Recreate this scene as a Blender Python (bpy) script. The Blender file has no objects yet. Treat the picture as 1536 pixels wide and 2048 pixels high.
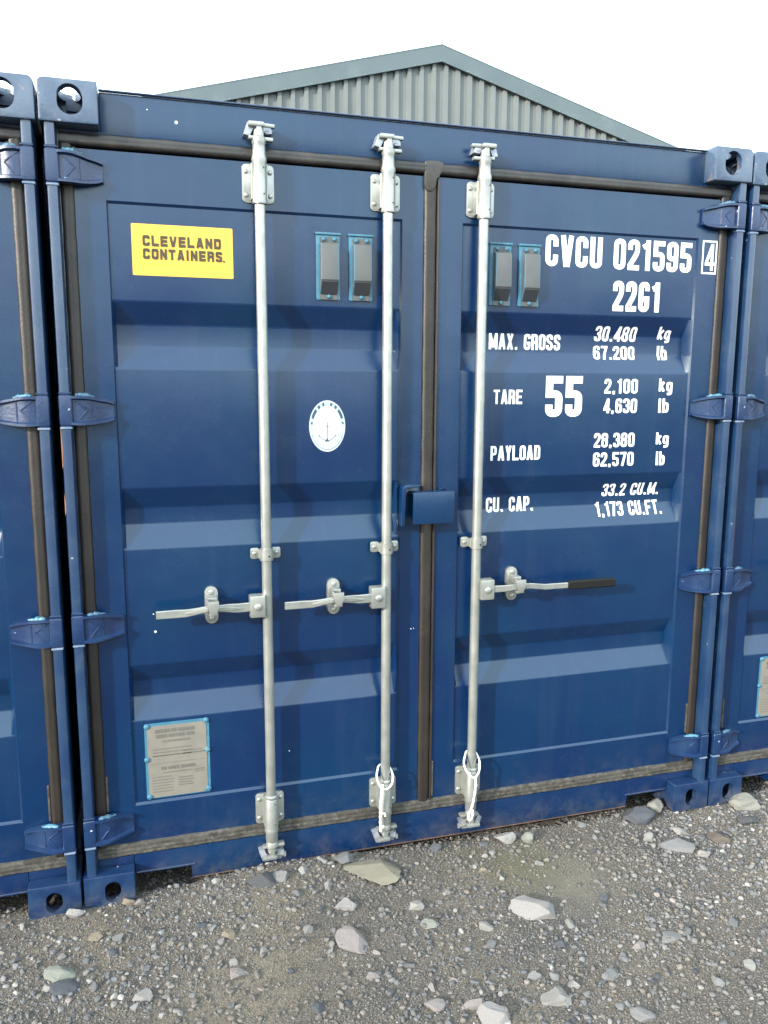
import bpy, bmesh, math, random
import numpy as np
from mathutils import Vector, Matrix, noise as mnoise
R_ = math.radians
random.seed(7); rng = np.random.default_rng(7)
sc = bpy.context.scene
col = sc.collection

# ------------------------------------------------------------------ camera
cd = bpy.data.cameras.new('camera'); cam = bpy.data.objects.new('camera', cd); col.objects.link(cam)
a, b, c = -0.288883405, -0.157819136, -0.00434729891
Rz = Matrix.Rotation(a, 3, 'Z'); Rx = Matrix.Rotation(b, 3, 'X'); Ry = Matrix.Rotation(c, 3, 'Y')
Rc = Rz @ Rx @ Ry
m = Matrix((Rc.col[0], Rc.col[2], -Rc.col[1])).transposed().to_4x4()
m.translation = Vector((0.249903474, -2.62037283, 1.73784941))
cam.matrix_world = m
cd.sensor_fit = 'HORIZONTAL'; cd.sensor_width = 36.0; cd.lens = 1617.385 / 1536 * 36
cd.clip_start = 0.02; cd.clip_end = 1000
sc.camera = cam

# ------------------------------------------------------------------ sky, sun, exposure
SUN_EL = R_(20); SUN_AZ = R_(60)          # azimuth measured from the door normal (-Y) towards -X
sun_dir = Vector((-math.sin(SUN_AZ) * math.cos(SUN_EL), -math.cos(SUN_AZ) * math.cos(SUN_EL), math.sin(SUN_EL)))
w = bpy.data.worlds.new('World'); sc.world = w; w.use_nodes = True
nt = w.node_tree; nt.nodes.clear()
out = nt.nodes.new('ShaderNodeOutputWorld'); bg = nt.nodes.new('ShaderNodeBackground')
sky = nt.nodes.new('ShaderNodeTexSky'); sky.sky_type = 'NISHITA'; sky.sun_disc = False
sky.sun_elevation = SUN_EL; sky.sun_rotation = math.atan2(sun_dir.x, sun_dir.y)
sky.air_density = 1.0; sky.dust_density = 3.0; sky.ozone_density = 1.0
mixc = nt.nodes.new('ShaderNodeMix'); mixc.data_type = 'RGBA'; mixc.inputs['Factor'].default_value = 0.72
mixc.inputs['B'].default_value = (11.9, 13.9, 14.9, 1)      # thin white overcast veil over the clear sky
nt.links.new(sky.outputs['Color'], mixc.inputs['A'])
nt.links.new(mixc.outputs['Result'], bg.inputs['Color'])
bg.inputs['Strength'].default_value = 0.15
nt.links.new(bg.outputs[0], out.inputs[0])
sd = bpy.data.lights.new('sun', 'SUN'); sd.energy = 3.4; sd.angle = R_(2.2); sd.color = (1.0, 0.94, 0.86)
so = bpy.data.objects.new('sun', sd); col.objects.link(so)
so.rotation_euler = sun_dir.to_track_quat('Z', 'Y').to_euler()
sc.view_settings.view_transform = 'Standard'; sc.view_settings.look = 'None'
sc.view_settings.exposure = 1.3; sc.view_settings.gamma = 1.0; sc.view_settings.use_curve_mapping = False

# ------------------------------------------------------------------ materials
def mat(name, base, rough=0.5, metal=0.0, spec=0.5, var=None, vscale=4.0, bump=0.0, bscale=60.0,
        dirt=None, dirt_scale=9.0, dirt_lo=0.5, dirt_hi=0.7, dirt_max=1.0, wave=0.0, rvar=0.0, chips=None, chip_th=0.74, chip_scale=55, low_dirt=None, streak=0.0, tint=None):
    M = bpy.data.materials.new(name); M.use_nodes = True
    t = M.node_tree; N = t.nodes; Lk = t.links
    p = N['Principled BSDF']
    tc = N.new('ShaderNodeTexCoord')
    p.inputs['Roughness'].default_value = rough; p.inputs['Metallic'].default_value = metal
    p.inputs['Specular IOR Level'].default_value = spec
    if tint: p.inputs['Specular Tint'].default_value = (*tint, 1)
    cur = None
    def rgb(cc):
        n = N.new('ShaderNodeRGB'); n.outputs[0].default_value = (*cc, 1); return n.outputs[0]
    def noise(s, d=5, r=0.55):
        n = N.new('ShaderNodeTexNoise'); n.inputs['Scale'].default_value = s
        n.inputs['Detail'].default_value = d; n.inputs['Roughness'].default_value = r
        Lk.new(tc.outputs['Object'], n.inputs['Vector']); return n.outputs['Fac']
    def ramp(f, lo, hi, mx=1.0):
        n = N.new('ShaderNodeMapRange'); n.inputs['From Min'].default_value = lo; n.inputs['From Max'].default_value = hi
        n.inputs['To Max'].default_value = mx; n.interpolation_type = 'SMOOTHSTEP'; Lk.new(f, n.inputs['Value']); return n.outputs[0]
    def mix(f, A, B):
        n = N.new('ShaderNodeMix'); n.data_type = 'RGBA'
        Lk.new(f, n.inputs['Factor']); Lk.new(A, n.inputs['A']); Lk.new(B, n.inputs['B']); return n.outputs['Result']
    cur = rgb(base)
    if var: cur = mix(ramp(noise(vscale), 0.35, 0.65), cur, rgb(var))
    if dirt: cur = mix(ramp(noise(dirt_scale, 8, 0.65), dirt_lo, dirt_hi, dirt_max), cur, rgb(dirt))
    if low_dirt:
        cl, z0, z1, mx = low_dirt
        sx = N.new('ShaderNodeSeparateXYZ'); Lk.new(tc.outputs['Object'], sx.inputs[0])
        f1 = ramp(sx.outputs['Z'], z1, z0, mx)
        mm = N.new('ShaderNodeMath'); mm.operation = 'MULTIPLY'; Lk.new(f1, mm.inputs[0]); Lk.new(ramp(noise(14, 8, 0.7), 0.38, 0.68), mm.inputs[1])
        cur = mix(mm.outputs[0], cur, rgb(cl))
    if streak:
        mp = N.new('ShaderNodeMapping'); mp.inputs['Scale'].default_value = (26, 26, 1.1); Lk.new(tc.outputs['Object'], mp.inputs[0])
        sn = N.new('ShaderNodeTexNoise'); sn.inputs['Scale'].default_value = 1.0; sn.inputs['Detail'].default_value = 6; Lk.new(mp.outputs[0], sn.inputs['Vector'])
        cur = mix(ramp(sn.outputs['Fac'], .52, .75, streak), cur, rgb((0.020, 0.032, 0.065)))
    if chips: cur = mix(ramp(noise(chip_scale, 3, 0.5), chip_th, chip_th + 0.02), cur, rgb(chips))
    Lk.new(cur, p.inputs['Base Color'])
    if rvar:
        n = N.new('ShaderNodeMapRange'); Lk.new(noise(7, 6, 0.65), n.inputs['Value'])
        n.inputs['From Min'].default_value = .3; n.inputs['From Max'].default_value = .7
        n.inputs['To Min'].default_value = rough - rvar; n.inputs['To Max'].default_value = rough + rvar
        Lk.new(n.outputs[0], p.inputs['Roughness'])
    last = None
    if bump:
        bn = N.new('ShaderNodeBump'); bn.inputs['Strength'].default_value = bump; bn.inputs['Distance'].default_value = 0.002
        Lk.new(noise(bscale, 6, 0.6), bn.inputs['Height']); last = bn
    if wave:
        b2 = N.new('ShaderNodeBump'); b2.inputs['Strength'].default_value = 1.0; b2.inputs['Distance'].default_value = wave
        Lk.new(noise(3.2, 2, 0.4), b2.inputs['Height'])
        if last: Lk.new(last.outputs[0], b2.inputs['Normal'])
        last = b2
    if last: Lk.new(last.outputs[0], p.inputs['Normal'])
    return M

BLUE = (0.0012, 0.0122, 0.050); BLUE2 = (0.0013, 0.0170, 0.053)
M = {}
M['paint'] = mat('container_paint', BLUE, 0.25, spec=0.52, var=BLUE2, vscale=2.2, bump=0.12, bscale=220, wave=0.004, rvar=0.06,
                 dirt=(0.008, 0.022, 0.062), dirt_scale=5, dirt_lo=0.56, dirt_hi=0.8, dirt_max=0.10, low_dirt=((0.06, 0.058, 0.055), 0.05, 0.34, 0.35), streak=.16, tint=(.90, 1, 1))
M['frame_paint'] = mat('frame_paint', BLUE, 0.29, spec=0.52, var=BLUE2, vscale=3.0, bump=0.2, bscale=120, rvar=0.07,
                 dirt=(0.010, 0.024, 0.064), dirt_scale=8, dirt_lo=0.55, dirt_hi=0.75, dirt_max=0.45, chips=(0.35, 0.36, 0.38), chip_th=0.76, chip_scale=38,
                 low_dirt=((0.08, 0.075, 0.068), 0.0, 0.16, 0.45))
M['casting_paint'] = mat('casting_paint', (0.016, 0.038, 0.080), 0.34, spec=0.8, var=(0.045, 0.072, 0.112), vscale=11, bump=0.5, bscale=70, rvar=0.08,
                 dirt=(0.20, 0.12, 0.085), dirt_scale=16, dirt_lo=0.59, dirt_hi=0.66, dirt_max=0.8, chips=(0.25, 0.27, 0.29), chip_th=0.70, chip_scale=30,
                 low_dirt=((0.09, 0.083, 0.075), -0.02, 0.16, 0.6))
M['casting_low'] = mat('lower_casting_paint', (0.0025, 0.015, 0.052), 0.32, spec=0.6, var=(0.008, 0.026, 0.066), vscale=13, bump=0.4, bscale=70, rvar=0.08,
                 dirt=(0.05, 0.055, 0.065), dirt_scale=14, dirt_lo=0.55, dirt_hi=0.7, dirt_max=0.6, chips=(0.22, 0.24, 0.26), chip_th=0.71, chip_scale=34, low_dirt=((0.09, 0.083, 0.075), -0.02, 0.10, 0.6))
M['hinge_paint'] = mat('hinge_paint', (0.003, 0.015, 0.056), 0.34, spec=0.55, var=(0.006, 0.022, 0.064), vscale=14, bump=0.5, bscale=90, rvar=0.08,
                 chips=(0.3, 0.36, 0.42), chip_th=0.73, chip_scale=45)
M['post_paint'] = mat('post_paint', (0.004, 0.020, 0.060), 0.30, spec=0.8, var=(0.010, 0.030, 0.070), vscale=5, bump=0.2, bscale=120, rvar=0.06, dirt=(0.03, 0.045, 0.08), dirt_scale=10, dirt_lo=0.5, dirt_hi=0.75, dirt_max=0.5, chips=(0.25, 0.26, 0.28), chip_th=0.73, chip_scale=42)
M['touchup'] = mat('light_blue_paint', (0.024, 0.105, 0.165), 0.5, var=(0.040, 0.125, 0.175), vscale=40, bump=0.6, bscale=90)
M['touchdull'] = mat('faded_light_blue_paint', (0.030, 0.080, 0.135), 0.5, var=(0.045, 0.10, 0.15), vscale=40, bump=0.6, bscale=90)
M['worn'] = mat('worn_edge', (0.06, 0.11, 0.20), 0.5, var=(0.14, 0.17, 0.22), vscale=30, bump=0.5, bscale=120)
M['rubber'] = mat('gasket_rubber', (0.009, 0.0078, 0.0068), 0.42, spec=0.5, var=(0.014, 0.012, 0.0105), vscale=7, bump=0.5, bscale=130,
                 dirt=(0.040, 0.034, 0.028), dirt_scale=12, dirt_lo=0.42, dirt_hi=0.75, dirt_max=0.6)
M['gasket_cap'] = mat('gasket_cap_rubber', (0.020, 0.0175, 0.0145), 0.5, spec=0.5, var=(0.032, 0.028, 0.023), vscale=14, bump=0.5, bscale=130)
M['rubber_side_shade'] = mat('shaded_side_gasket_rubber', (0.0095, 0.0070, 0.0054), 0.46, spec=0.45, var=(0.015, 0.0112, 0.0085), vscale=6, bump=0.5, bscale=130, dirt=(0.028, 0.021, 0.016), dirt_scale=9, dirt_lo=0.45, dirt_hi=0.75, dirt_max=0.6)  # upright gaskets: brown rubber, with the post's shade darkened into the colour
M['rubber_low'] = mat('dusty_gasket_rubber', (0.026, 0.024, 0.020), 0.75, spec=0.3, var=(0.045, 0.042, 0.035), vscale=25, bump=1.0, bscale=260,
                 dirt=(0.085, 0.08, 0.067), dirt_scale=40, dirt_lo=0.45, dirt_hi=0.65, dirt_max=0.8)
M['steel'] = mat('galvanised_steel', (0.30, 0.305, 0.28), 0.36, metal=0.6, spec=0.6, var=(0.245, 0.255, 0.235), vscale=18, bump=0.15, bscale=160, rvar=0.08,
                 dirt=(0.33, 0.33, 0.29), dirt_scale=26, dirt_lo=0.62, dirt_hi=0.78, dirt_max=0.5)
M['steel_dark'] = mat('dull_zinc_plate', (0.30, 0.32, 0.36), 0.4, metal=0.5, spec=0.6, var=(0.22, 0.23, 0.27), vscale=30, bump=0.5, bscale=140)
M['hole'] = mat('dark_hole', (0.012, 0.012, 0.014), 0.8)
M['grip'] = mat('black_rubber_grip', (0.004, 0.0038, 0.0036), 0.6, spec=0.25, bump=0.4, bscale=90)
M['vent'] = mat('grey_plastic', (0.068, 0.070, 0.069), 0.45, spec=0.4, var=(0.056, 0.059, 0.060), vscale=9, bump=0.15, bscale=200)
M['vent_dark'] = mat('vent_opening', (0.018, 0.02, 0.024), 0.6)
M['white'] = mat('white_lettering', (0.62, 0.64, 0.645), 0.45, bump=0.1, bscale=200)
M['yellow'] = mat('yellow_sticker', (0.62, 0.36, 0.035), 0.35, var=(0.60, 0.345, 0.03), vscale=6)
M['ink'] = mat('olive_ink', (0.035, 0.024, 0.005), 0.5)
M['inkfaint'] = mat('faint_ink', (0.42, 0.32, 0.03), 0.5)
M['plate'] = mat('safety_plate', (0.165, 0.150, 0.125), 0.5, metal=0.15, var=(0.145, 0.134, 0.115), vscale=18, bump=0.2, bscale=160)
M['plate_ink'] = mat('plate_print', (0.095, 0.090, 0.078), 0.6)
M['emblem_blue'] = mat('emblem_blue', (0.015, 0.05, 0.08), 0.5)
M['emblem_pale'] = mat('emblem_pale_blue', (0.27, 0.34, 0.38), 0.45)
M['emblem_white'] = mat('emblem_white', (0.36, 0.385, 0.39), 0.45)
M['emblem_grey'] = mat('emblem_grey', (0.10, 0.115, 0.125), 0.5)
M['cord'] = mat('white_cord', (0.72, 0.72, 0.68), 0.6, bump=0.8, bscale=260, var=(0.60, 0.60, 0.55), vscale=30)
M['clad'] = mat('shed_cladding', (0.112, 0.124, 0.122), 0.5, var=(0.102, 0.114, 0.112), vscale=1.5, dirt=(0.085, 0.095, 0.09), dirt_scale=3, dirt_lo=.5, dirt_hi=.8, dirt_max=.4)
M['trim'] = mat('shed_trim', (0.055, 0.078, 0.085), 0.45, var=(0.062, 0.086, 0.092), vscale=1.2, dirt=(0.13, 0.15, 0.145), dirt_scale=2.5, dirt_lo=.5, dirt_hi=.8, dirt_max=.4)
M['rustlight'] = mat('fresh_rust', (0.22, 0.09, 0.05), 0.8, var=(0.30, 0.15, 0.09), vscale=60)
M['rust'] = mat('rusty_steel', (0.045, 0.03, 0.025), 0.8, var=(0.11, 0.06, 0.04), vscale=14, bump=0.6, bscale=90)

STONE = {'dark': ((0.085, 0.09, 0.10), (0.13, 0.13, 0.135)), 'slate': ((0.10, 0.11, 0.13), (0.14, 0.145, 0.16)),
         'grey': ((0.17, 0.17, 0.18), (0.22, 0.22, 0.22)), 'lgrey': ((0.25, 0.25, 0.25), (0.33, 0.32, 0.31)),
         'pale': ((0.32, 0.305, 0.28), (0.43, 0.41, 0.385)), 'white': ((0.31, 0.295, 0.28), (0.47, 0.45, 0.43)),
         'cream': ((0.28, 0.27, 0.235), (0.38, 0.37, 0.325)), 'beige': ((0.27, 0.25, 0.185), (0.38, 0.355, 0.28)),
         'pink': ((0.28, 0.245, 0.235), (0.42, 0.38, 0.365)), 'green': ((0.27, 0.29, 0.25), (0.36, 0.37, 0.32)),
         'brown': ((0.17, 0.14, 0.115), (0.22, 0.18, 0.15)), 'tan': ((0.28, 0.23, 0.17), (0.34, 0.29, 0.225))}
for k, (c1, c2) in STONE.items():
    c1 = tuple(q*.56 for q in c1); c2 = tuple(q*.56 for q in c2)
    M['stone_' + k] = mat('stone_' + k, c1, 0.88, spec=0.25, var=c2, vscale=60, bump=1.0, bscale=130, dirt=tuple(x * .62 for x in c1), dirt_scale=75, dirt_lo=.48, dirt_hi=.62, dirt_max=.75)

# ------------------------------------------------------------------ mesh builder
class MB:
    def __init__(s): s.bm = bmesh.new()
    def _f(s, vs, mi=0):
        try:
            f = s.bm.faces.new(vs); f.material_index = mi; return f
        except ValueError: return None
    def box(s, x0, x1, y0, y1, z0, z1, mi=0, bev=0.0, seg=2):
        v = [s.bm.verts.new(p) for p in ((x0,y0,z0),(x1,y0,z0),(x1,y1,z0),(x0,y1,z0),(x0,y0,z1),(x1,y0,z1),(x1,y1,z1),(x0,y1,z1))]
        fs = [s._f([v[i] for i in q], mi) for q in ((0,3,2,1),(4,5,6,7),(0,1,5,4),(1,2,6,5),(2,3,7,6),(3,0,4,7))]
        if bev: 
            es = list({e for f in fs for e in f.edges})
            bmesh.ops.bevel(s.bm, geom=es, offset=bev, segments=seg, affect='EDGES', profile=0.6)
        return s
    def prism(s, pts, y0, y1, mi=0, bev=0.0, axis='y'):
        """polygon in XZ extruded along Y (axis 'y') or in YZ extruded along X (axis 'x')"""
        f3 = (lambda p, t: (p[0], t, p[1])) if axis == 'y' else (lambda p, t: (t, p[0], p[1]))
        A = [s.bm.verts.new(f3(p, y0)) for p in pts]; B = [s.bm.verts.new(f3(p, y1)) for p in pts]
        fs = [s._f(A, mi), s._f(B[::-1], mi)]
        n = len(pts)
        for i in range(n): fs.append(s._f([A[i], B[i], B[(i+1) % n], A[(i+1) % n]], mi))
        if bev:
            es = list(fs[0].edges) + (list(fs[1].edges))
            bmesh.ops.bevel(s.bm, geom=es, offset=bev, segments=2, affect='EDGES', profile=0.6)
        return s
    def ring_strip(s, rings, mi=0, closed=True, cap=True):
        R = [[s.bm.verts.new(p) for p in r] for r in rings]
        n = len(R[0])
        for i in range(len(R) - 1):
            for j in range(n if closed else n - 1):
                s._f([R[i][j], R[i][(j+1) % n], R[i+1][(j+1) % n], R[i+1][j]], mi)
        if cap and closed: s._f(R[0][::-1], mi); s._f(R[-1], mi)
        return s
    def lathe(s, prof, cx, cy, n=20, mi=0):
        """profile [(z, r)] about a vertical axis"""
        return s.ring_strip([[(cx + r*math.cos(2*math.pi*k/n), cy + r*math.sin(2*math.pi*k/n), z) for k in range(n)] for z, r in prof], mi)
    def disc(s, cx, cz, r, y0, y1, mi=0, n=14, dome=0.0):
        pr = [(y1, r), (y0 + (dome or 0), r)]
        if dome: pr += [(y0 + dome*.35, r*.8), (y0, r*.4)]
        else: pr += []
        return s.ring_strip([[(cx + rr*math.cos(2*math.pi*k/n), y, cz + rr*math.sin(2*math.pi*k/n)) for k in range(n)] for y, rr in pr], mi)
    def tube(s, pts, r, n=8, mi=0):
        P = [Vector(p) for p in pts]; rings = []
        up = Vector((0, 1, 0))
        for i, q in enumerate(P):
            d = (P[min(i+1, len(P)-1)] - P[max(i-1, 0)]).normalized()
            u = d.cross(up)
            if u.length < 1e-4: u = d.cross(Vector((1, 0, 0)))
            u.normalize(); v = d.cross(u)
            rr = r[i] if hasattr(r, '__len__') else r
            rings.append([tuple(q + u*rr*math.cos(2*math.pi*k/n) + v*rr*math.sin(2*math.pi*k/n)) for k in range(n)])
        return s.ring_strip(rings, mi)
    def sweep(s, pts, h, t, mi=0):
        """flat bar running mostly along X: section h (Z) by t (Y)"""
        hs = h if hasattr(h, '__len__') else [h]*len(pts)
        rings = []
        for (x, y, z), hh in zip(pts, hs):
            e = min(hh, t)*.22
            rings.append([(x, y-t/2, z-hh/2+e), (x, y-t/2, z+hh/2-e), (x, y-t/2+e, z+hh/2), (x, y+t/2-e, z+hh/2), (x, y+t/2, z+hh/2-e), (x, y+t/2, z-hh/2+e), (x, y+t/2-e, z-hh/2), (x, y-t/2+e, z-hh/2)])
        return s.ring_strip(rings, mi)
    def build(s, name, mats, parent=None, smooth=35, loc=None):
        bmesh.ops.recalc_face_normals(s.bm, faces=s.bm.faces)
        me = bpy.data.meshes.new(name); s.bm.to_mesh(me); s.bm.free()
        for m_ in (mats if isinstance(mats, (list, tuple)) else [mats]): me.materials.append(m_)
        if smooth:
            me.polygons.foreach_set('use_smooth', [True]*len(me.polygons)); me.set_sharp_from_angle(angle=R_(smooth))
        o = bpy.data.objects.new(name, me); col.objects.link(o)
        if parent: o.parent = parent
        if loc: o.location = loc
        return o

def tag(o, label=None, cat=None, group=None, kind=None):
    if label: o['label'] = label
    if cat: o['category'] = cat
    if group: o['group'] = group
    if kind: o['kind'] = kind
    return o
def empty(name, loc=(0,0,0)):
    o = bpy.data.objects.new(name, None); col.objects.link(o); o.location = loc; o.empty_display_size = .2; return o
def rrect(x0, x1, z0, z1, r, n=5):
    P = []
    for cx, cz, a0 in ((x1-r, z1-r, 0), (x0+r, z1-r, 90), (x0+r, z0+r, 180), (x1-r, z0+r, 270)):
        for k in range(n+1):
            t = R_(a0 + 90*k/n); P.append((cx + r*math.cos(t), cz + r*math.sin(t)))
    return P
def rrect4(x0, x1, z0, z1, rs, n=4):
    P = []
    for cx, cz, sx, sz, a0, r in ((x1, z1, -1, -1, 0, rs[0]), (x0, z1, 1, -1, 90, rs[1]), (x0, z0, 1, 1, 180, rs[2]), (x1, z0, -1, 1, 270, rs[3])):
        for k in range(n+1):
            t = R_(a0 + 90*k/n); P.append((cx + sx*r + r*math.cos(t), cz + sz*r + r*math.sin(t)))
    return P
def fillet(pts, rad, closed=False, n=5):
    """round the corners of a polyline; rad scalar or one per point"""
    N = len(pts); outp = []
    rs = rad if hasattr(rad, '__len__') else [rad]*N
    for i in range(N):
        if (not closed and i in (0, N-1)) or rs[i] <= 0: outp.append(tuple(pts[i])); continue
        p = Vector(pts[i]); u = Vector(pts[i-1]) - p; v = Vector(pts[(i+1) % N]) - p
        d = min(rs[i], u.length*.49 if (closed or 0 < i-1 or True) else u.length, v.length*.49)
        if u.length == 0 or v.length == 0: outp.append(tuple(p)); continue
        A = p + u.normalized()*d; B = p + v.normalized()*d
        for k in range(n+1):
            t = k/n; q = A*(1-t)**2 + p*2*t*(1-t) + B*t*t; outp.append(tuple(q))
    return outp

# ------------------------------------------------------------------ ground
GX = [-.3,-.17,0,.15,.33,.62,1.0,1.3,2.0,2.3,2.6]; GZ = [.012,.015,.022,.010,.008,.040,.016,.000,-.002,-.008,-.006]
_lat = rng.random((64, 64))
def vnoise(x, y, s):
    x = np.asarray(x)*s + 100; y = np.asarray(y)*s + 100
    xi = np.floor(x).astype(int); yi = np.floor(y).astype(int); fx = x-xi; fy = y-yi
    fx = fx*fx*(3-2*fx); fy = fy*fy*(3-2*fy)
    g = lambda i, j: _lat[i % 64, j % 64]
    return (g(xi,yi)*(1-fx)+g(xi+1,yi)*fx)*(1-fy)+(g(xi,yi+1)*(1-fx)+g(xi+1,yi+1)*fx)*fy
def gh(x, y):
    x = np.asarray(x, float); y = np.asarray(y, float)
    bank = np.interp(x, GX, GZ)*np.clip(1+y/.45, 0, 1)*np.clip(1-(y-.1)/.3, 0, 1)
    bank = bank - .035*np.clip((y-.045)/.06, 0, 1)
    n = (vnoise(x,y,2.1)-.5)*.010 + (vnoise(x,y,7.3)-.5)*.007 + (vnoise(x,y,23)-.5)*.004 + (vnoise(x,y,70)-.5)*.0025
    return bank + n
def make_ground():
    xs = np.concatenate([[-120,-60,-30,-15,-8,-5,-3.2,-2.2,-1.6], np.arange(-1.3,4.0,.014), [4.3,5,6.5,9,15,30,60,120]])
    ys = np.concatenate([[-120,-60,-30,-15,-8,-5,-3.5,-2.6,-2.0], np.arange(-1.6,.5,.014), [.6,1,2,4,8,15,30,60,140]])
    X, Y = np.meshgrid(xs, ys); Z = gh(X, Y)
    V = np.stack([X, Y, Z], -1).reshape(-1, 3); nx = len(xs); ny = len(ys)
    i = np.arange(nx*ny).reshape(ny, nx)
    F = np.stack([i[:-1,:-1], i[:-1,1:], i[1:,1:], i[1:,:-1]], -1).reshape(-1, 4)
    me = bpy.data.meshes.new('ground'); me.from_pydata(V.tolist(), [], F.tolist())
    me.polygons.foreach_set('use_smooth', [True]*len(me.polygons))
    G = bpy.data.materials.new('gravel_ground'); G.use_nodes = True
    t = G.node_tree; N = t.nodes; Lk = t.links; p = N['Principled BSDF']; p.inputs['Roughness'].default_value = .9; p.inputs['Specular IOR Level'].default_value = .25
    tc = N.new('ShaderNodeTexCoord')
    def noise(s, d=6, r=.6):
        n = N.new('ShaderNodeTexNoise'); n.inputs['Scale'].default_value = s; n.inputs['Detail'].default_value = d; n.inputs['Roughness'].default_value = r
        Lk.new(tc.outputs['Object'], n.inputs['Vector']); return n.outputs['Fac']
    def rampc(f, stops):
        n = N.new('ShaderNodeValToRGB'); Lk.new(f, n.inputs['Fac'])
        e = n.color_ramp.elements
        while len(e) < len(stops): e.new(.5)
        for k, (ps, cc) in enumerate(stops): e[k].position = ps; e[k].color = (*cc, 1)
        return n.outputs['Color']
    def mixn(f, A, B, mode='MIX'):
        n = N.new('ShaderNodeMix'); n.data_type = 'RGBA'; n.blend_type = mode
        if isinstance(f, float): n.inputs['Factor'].default_value = f
        else: Lk.new(f, n.inputs['Factor'])
        Lk.new(A, n.inputs['A']); Lk.new(B, n.inputs['B']); return n.outputs['Result']
    base = rampc(noise(2.3, 5), [(.32, (.062,.062,.062)), (.48, (.088,.080,.071)), (.70, (.122,.106,.084))])
    vor = N.new('ShaderNodeTexVoronoi'); vor.inputs['Scale'].default_value = 260; Lk.new(tc.outputs['Object'], vor.inputs['Vector'])
    grit = rampc(vor.outputs['Color'], [(0, (.45,.44,.42)), (.5, (.95,.93,.9)), (.8, (1.3,1.25,1.2)), (1, (2.4,2.3,2.2))])
    cA = mixn(1.0, base, grit, 'MULTIPLY')
    fine = rampc(noise(420, 3), [(.3, (.6,.6,.6)), (.7, (1.35,1.33,1.3))])
    cB = mixn(1.0, cA, fine, 'MULTIPLY')
    def spot(cx, cy, r, colr, mx):
        nonlocal cB
        vd = N.new('ShaderNodeVectorMath'); vd.operation = 'DISTANCE'; Lk.new(tc.outputs['Object'], vd.inputs[0]); vd.inputs[1].default_value = (cx, cy, 0)
        ad = N.new('ShaderNodeMath'); ad.operation = 'MULTIPLY_ADD'; Lk.new(noise(9, 5), ad.inputs[0]); ad.inputs[1].default_value = r*1.4; Lk.new(vd.outputs['Value'], ad.inputs[2])
        mr = N.new('ShaderNodeMapRange'); Lk.new(ad.outputs[0], mr.inputs['Value']); mr.inputs['From Min'].default_value = r*1.9; mr.inputs['From Max'].default_value = r*1.0; mr.inputs['To Max'].default_value = mx
        cc = N.new('ShaderNodeRGB'); cc.outputs[0].default_value = (*colr, 1); gm = mixn(1.0, cc.outputs[0], fine, 'MULTIPLY'); cB = mixn(mr.outputs[0], cB, gm)
    spot(1.62, -.30, .20, (.135, .124, .098), .8); spot(1.50, -.17, .16, (.085, .080, .048), .7); spot(.45, -.50, .22, (.130, .112, .088), .8); spot(1.35, -.10, .10, (.07, .068, .045), .7)
    Lk.new(cB, p.inputs['Base Color'])
    bn = N.new('ShaderNodeBump'); bn.inputs['Strength'].default_value = .9; bn.inputs['Distance'].default_value = .003; Lk.new(vor.outputs['Distance'], bn.inputs['Height'])
    b2 = N.new('ShaderNodeBump'); b2.inputs['Strength'].default_value = .8; b2.inputs['Distance'].default_value = .004; Lk.new(noise(120, 6), b2.inputs['Height']); Lk.new(bn.outputs[0], b2.inputs['Normal'])
    Lk.new(b2.outputs[0], p.inputs['Normal'])
    me.materials.append(G)
    o = bpy.data.objects.new('ground', me); col.objects.link(o); tag(o, 'grey brown gravel yard surface in front of the containers', 'ground', kind='structure')
make_ground()

def make_added_ridge():  # unseen ridge, added to raise the dark horizon reflected in the door paint
    V = []; F = []; n = 90
    for i in range(n+1):
        t = R_(170+200*i/n)
        h = 5.2+1.6*math.sin(i*.31)+.9*math.sin(i*.83+1)+.4*math.sin(i*2.1)
        for r, z in ((68, -.5), (76, h*.7), (84, h), (100, h*.5), (115, -1)): V.append((r*math.cos(t), r*math.sin(t), z))
    for i in range(n):
        for k in range(4): a_ = i*5+k; F.append((a_, a_+5, a_+6, a_+1))
    me = bpy.data.meshes.new('added_ridge'); me.from_pydata(V, [], F); me.materials.append(mat('added_ridge_green', (0.035, 0.05, 0.02), 0.9, spec=0.2, var=(0.05, 0.055, 0.03), vscale=.2))
    o = bpy.data.objects.new('added_ridge', me); col.objects.link(o); tag(o, 'low green ridge added unseen behind the viewer to darken reflections in the doors', 'added_ridge', kind='structure')
make_added_ridge()

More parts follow.
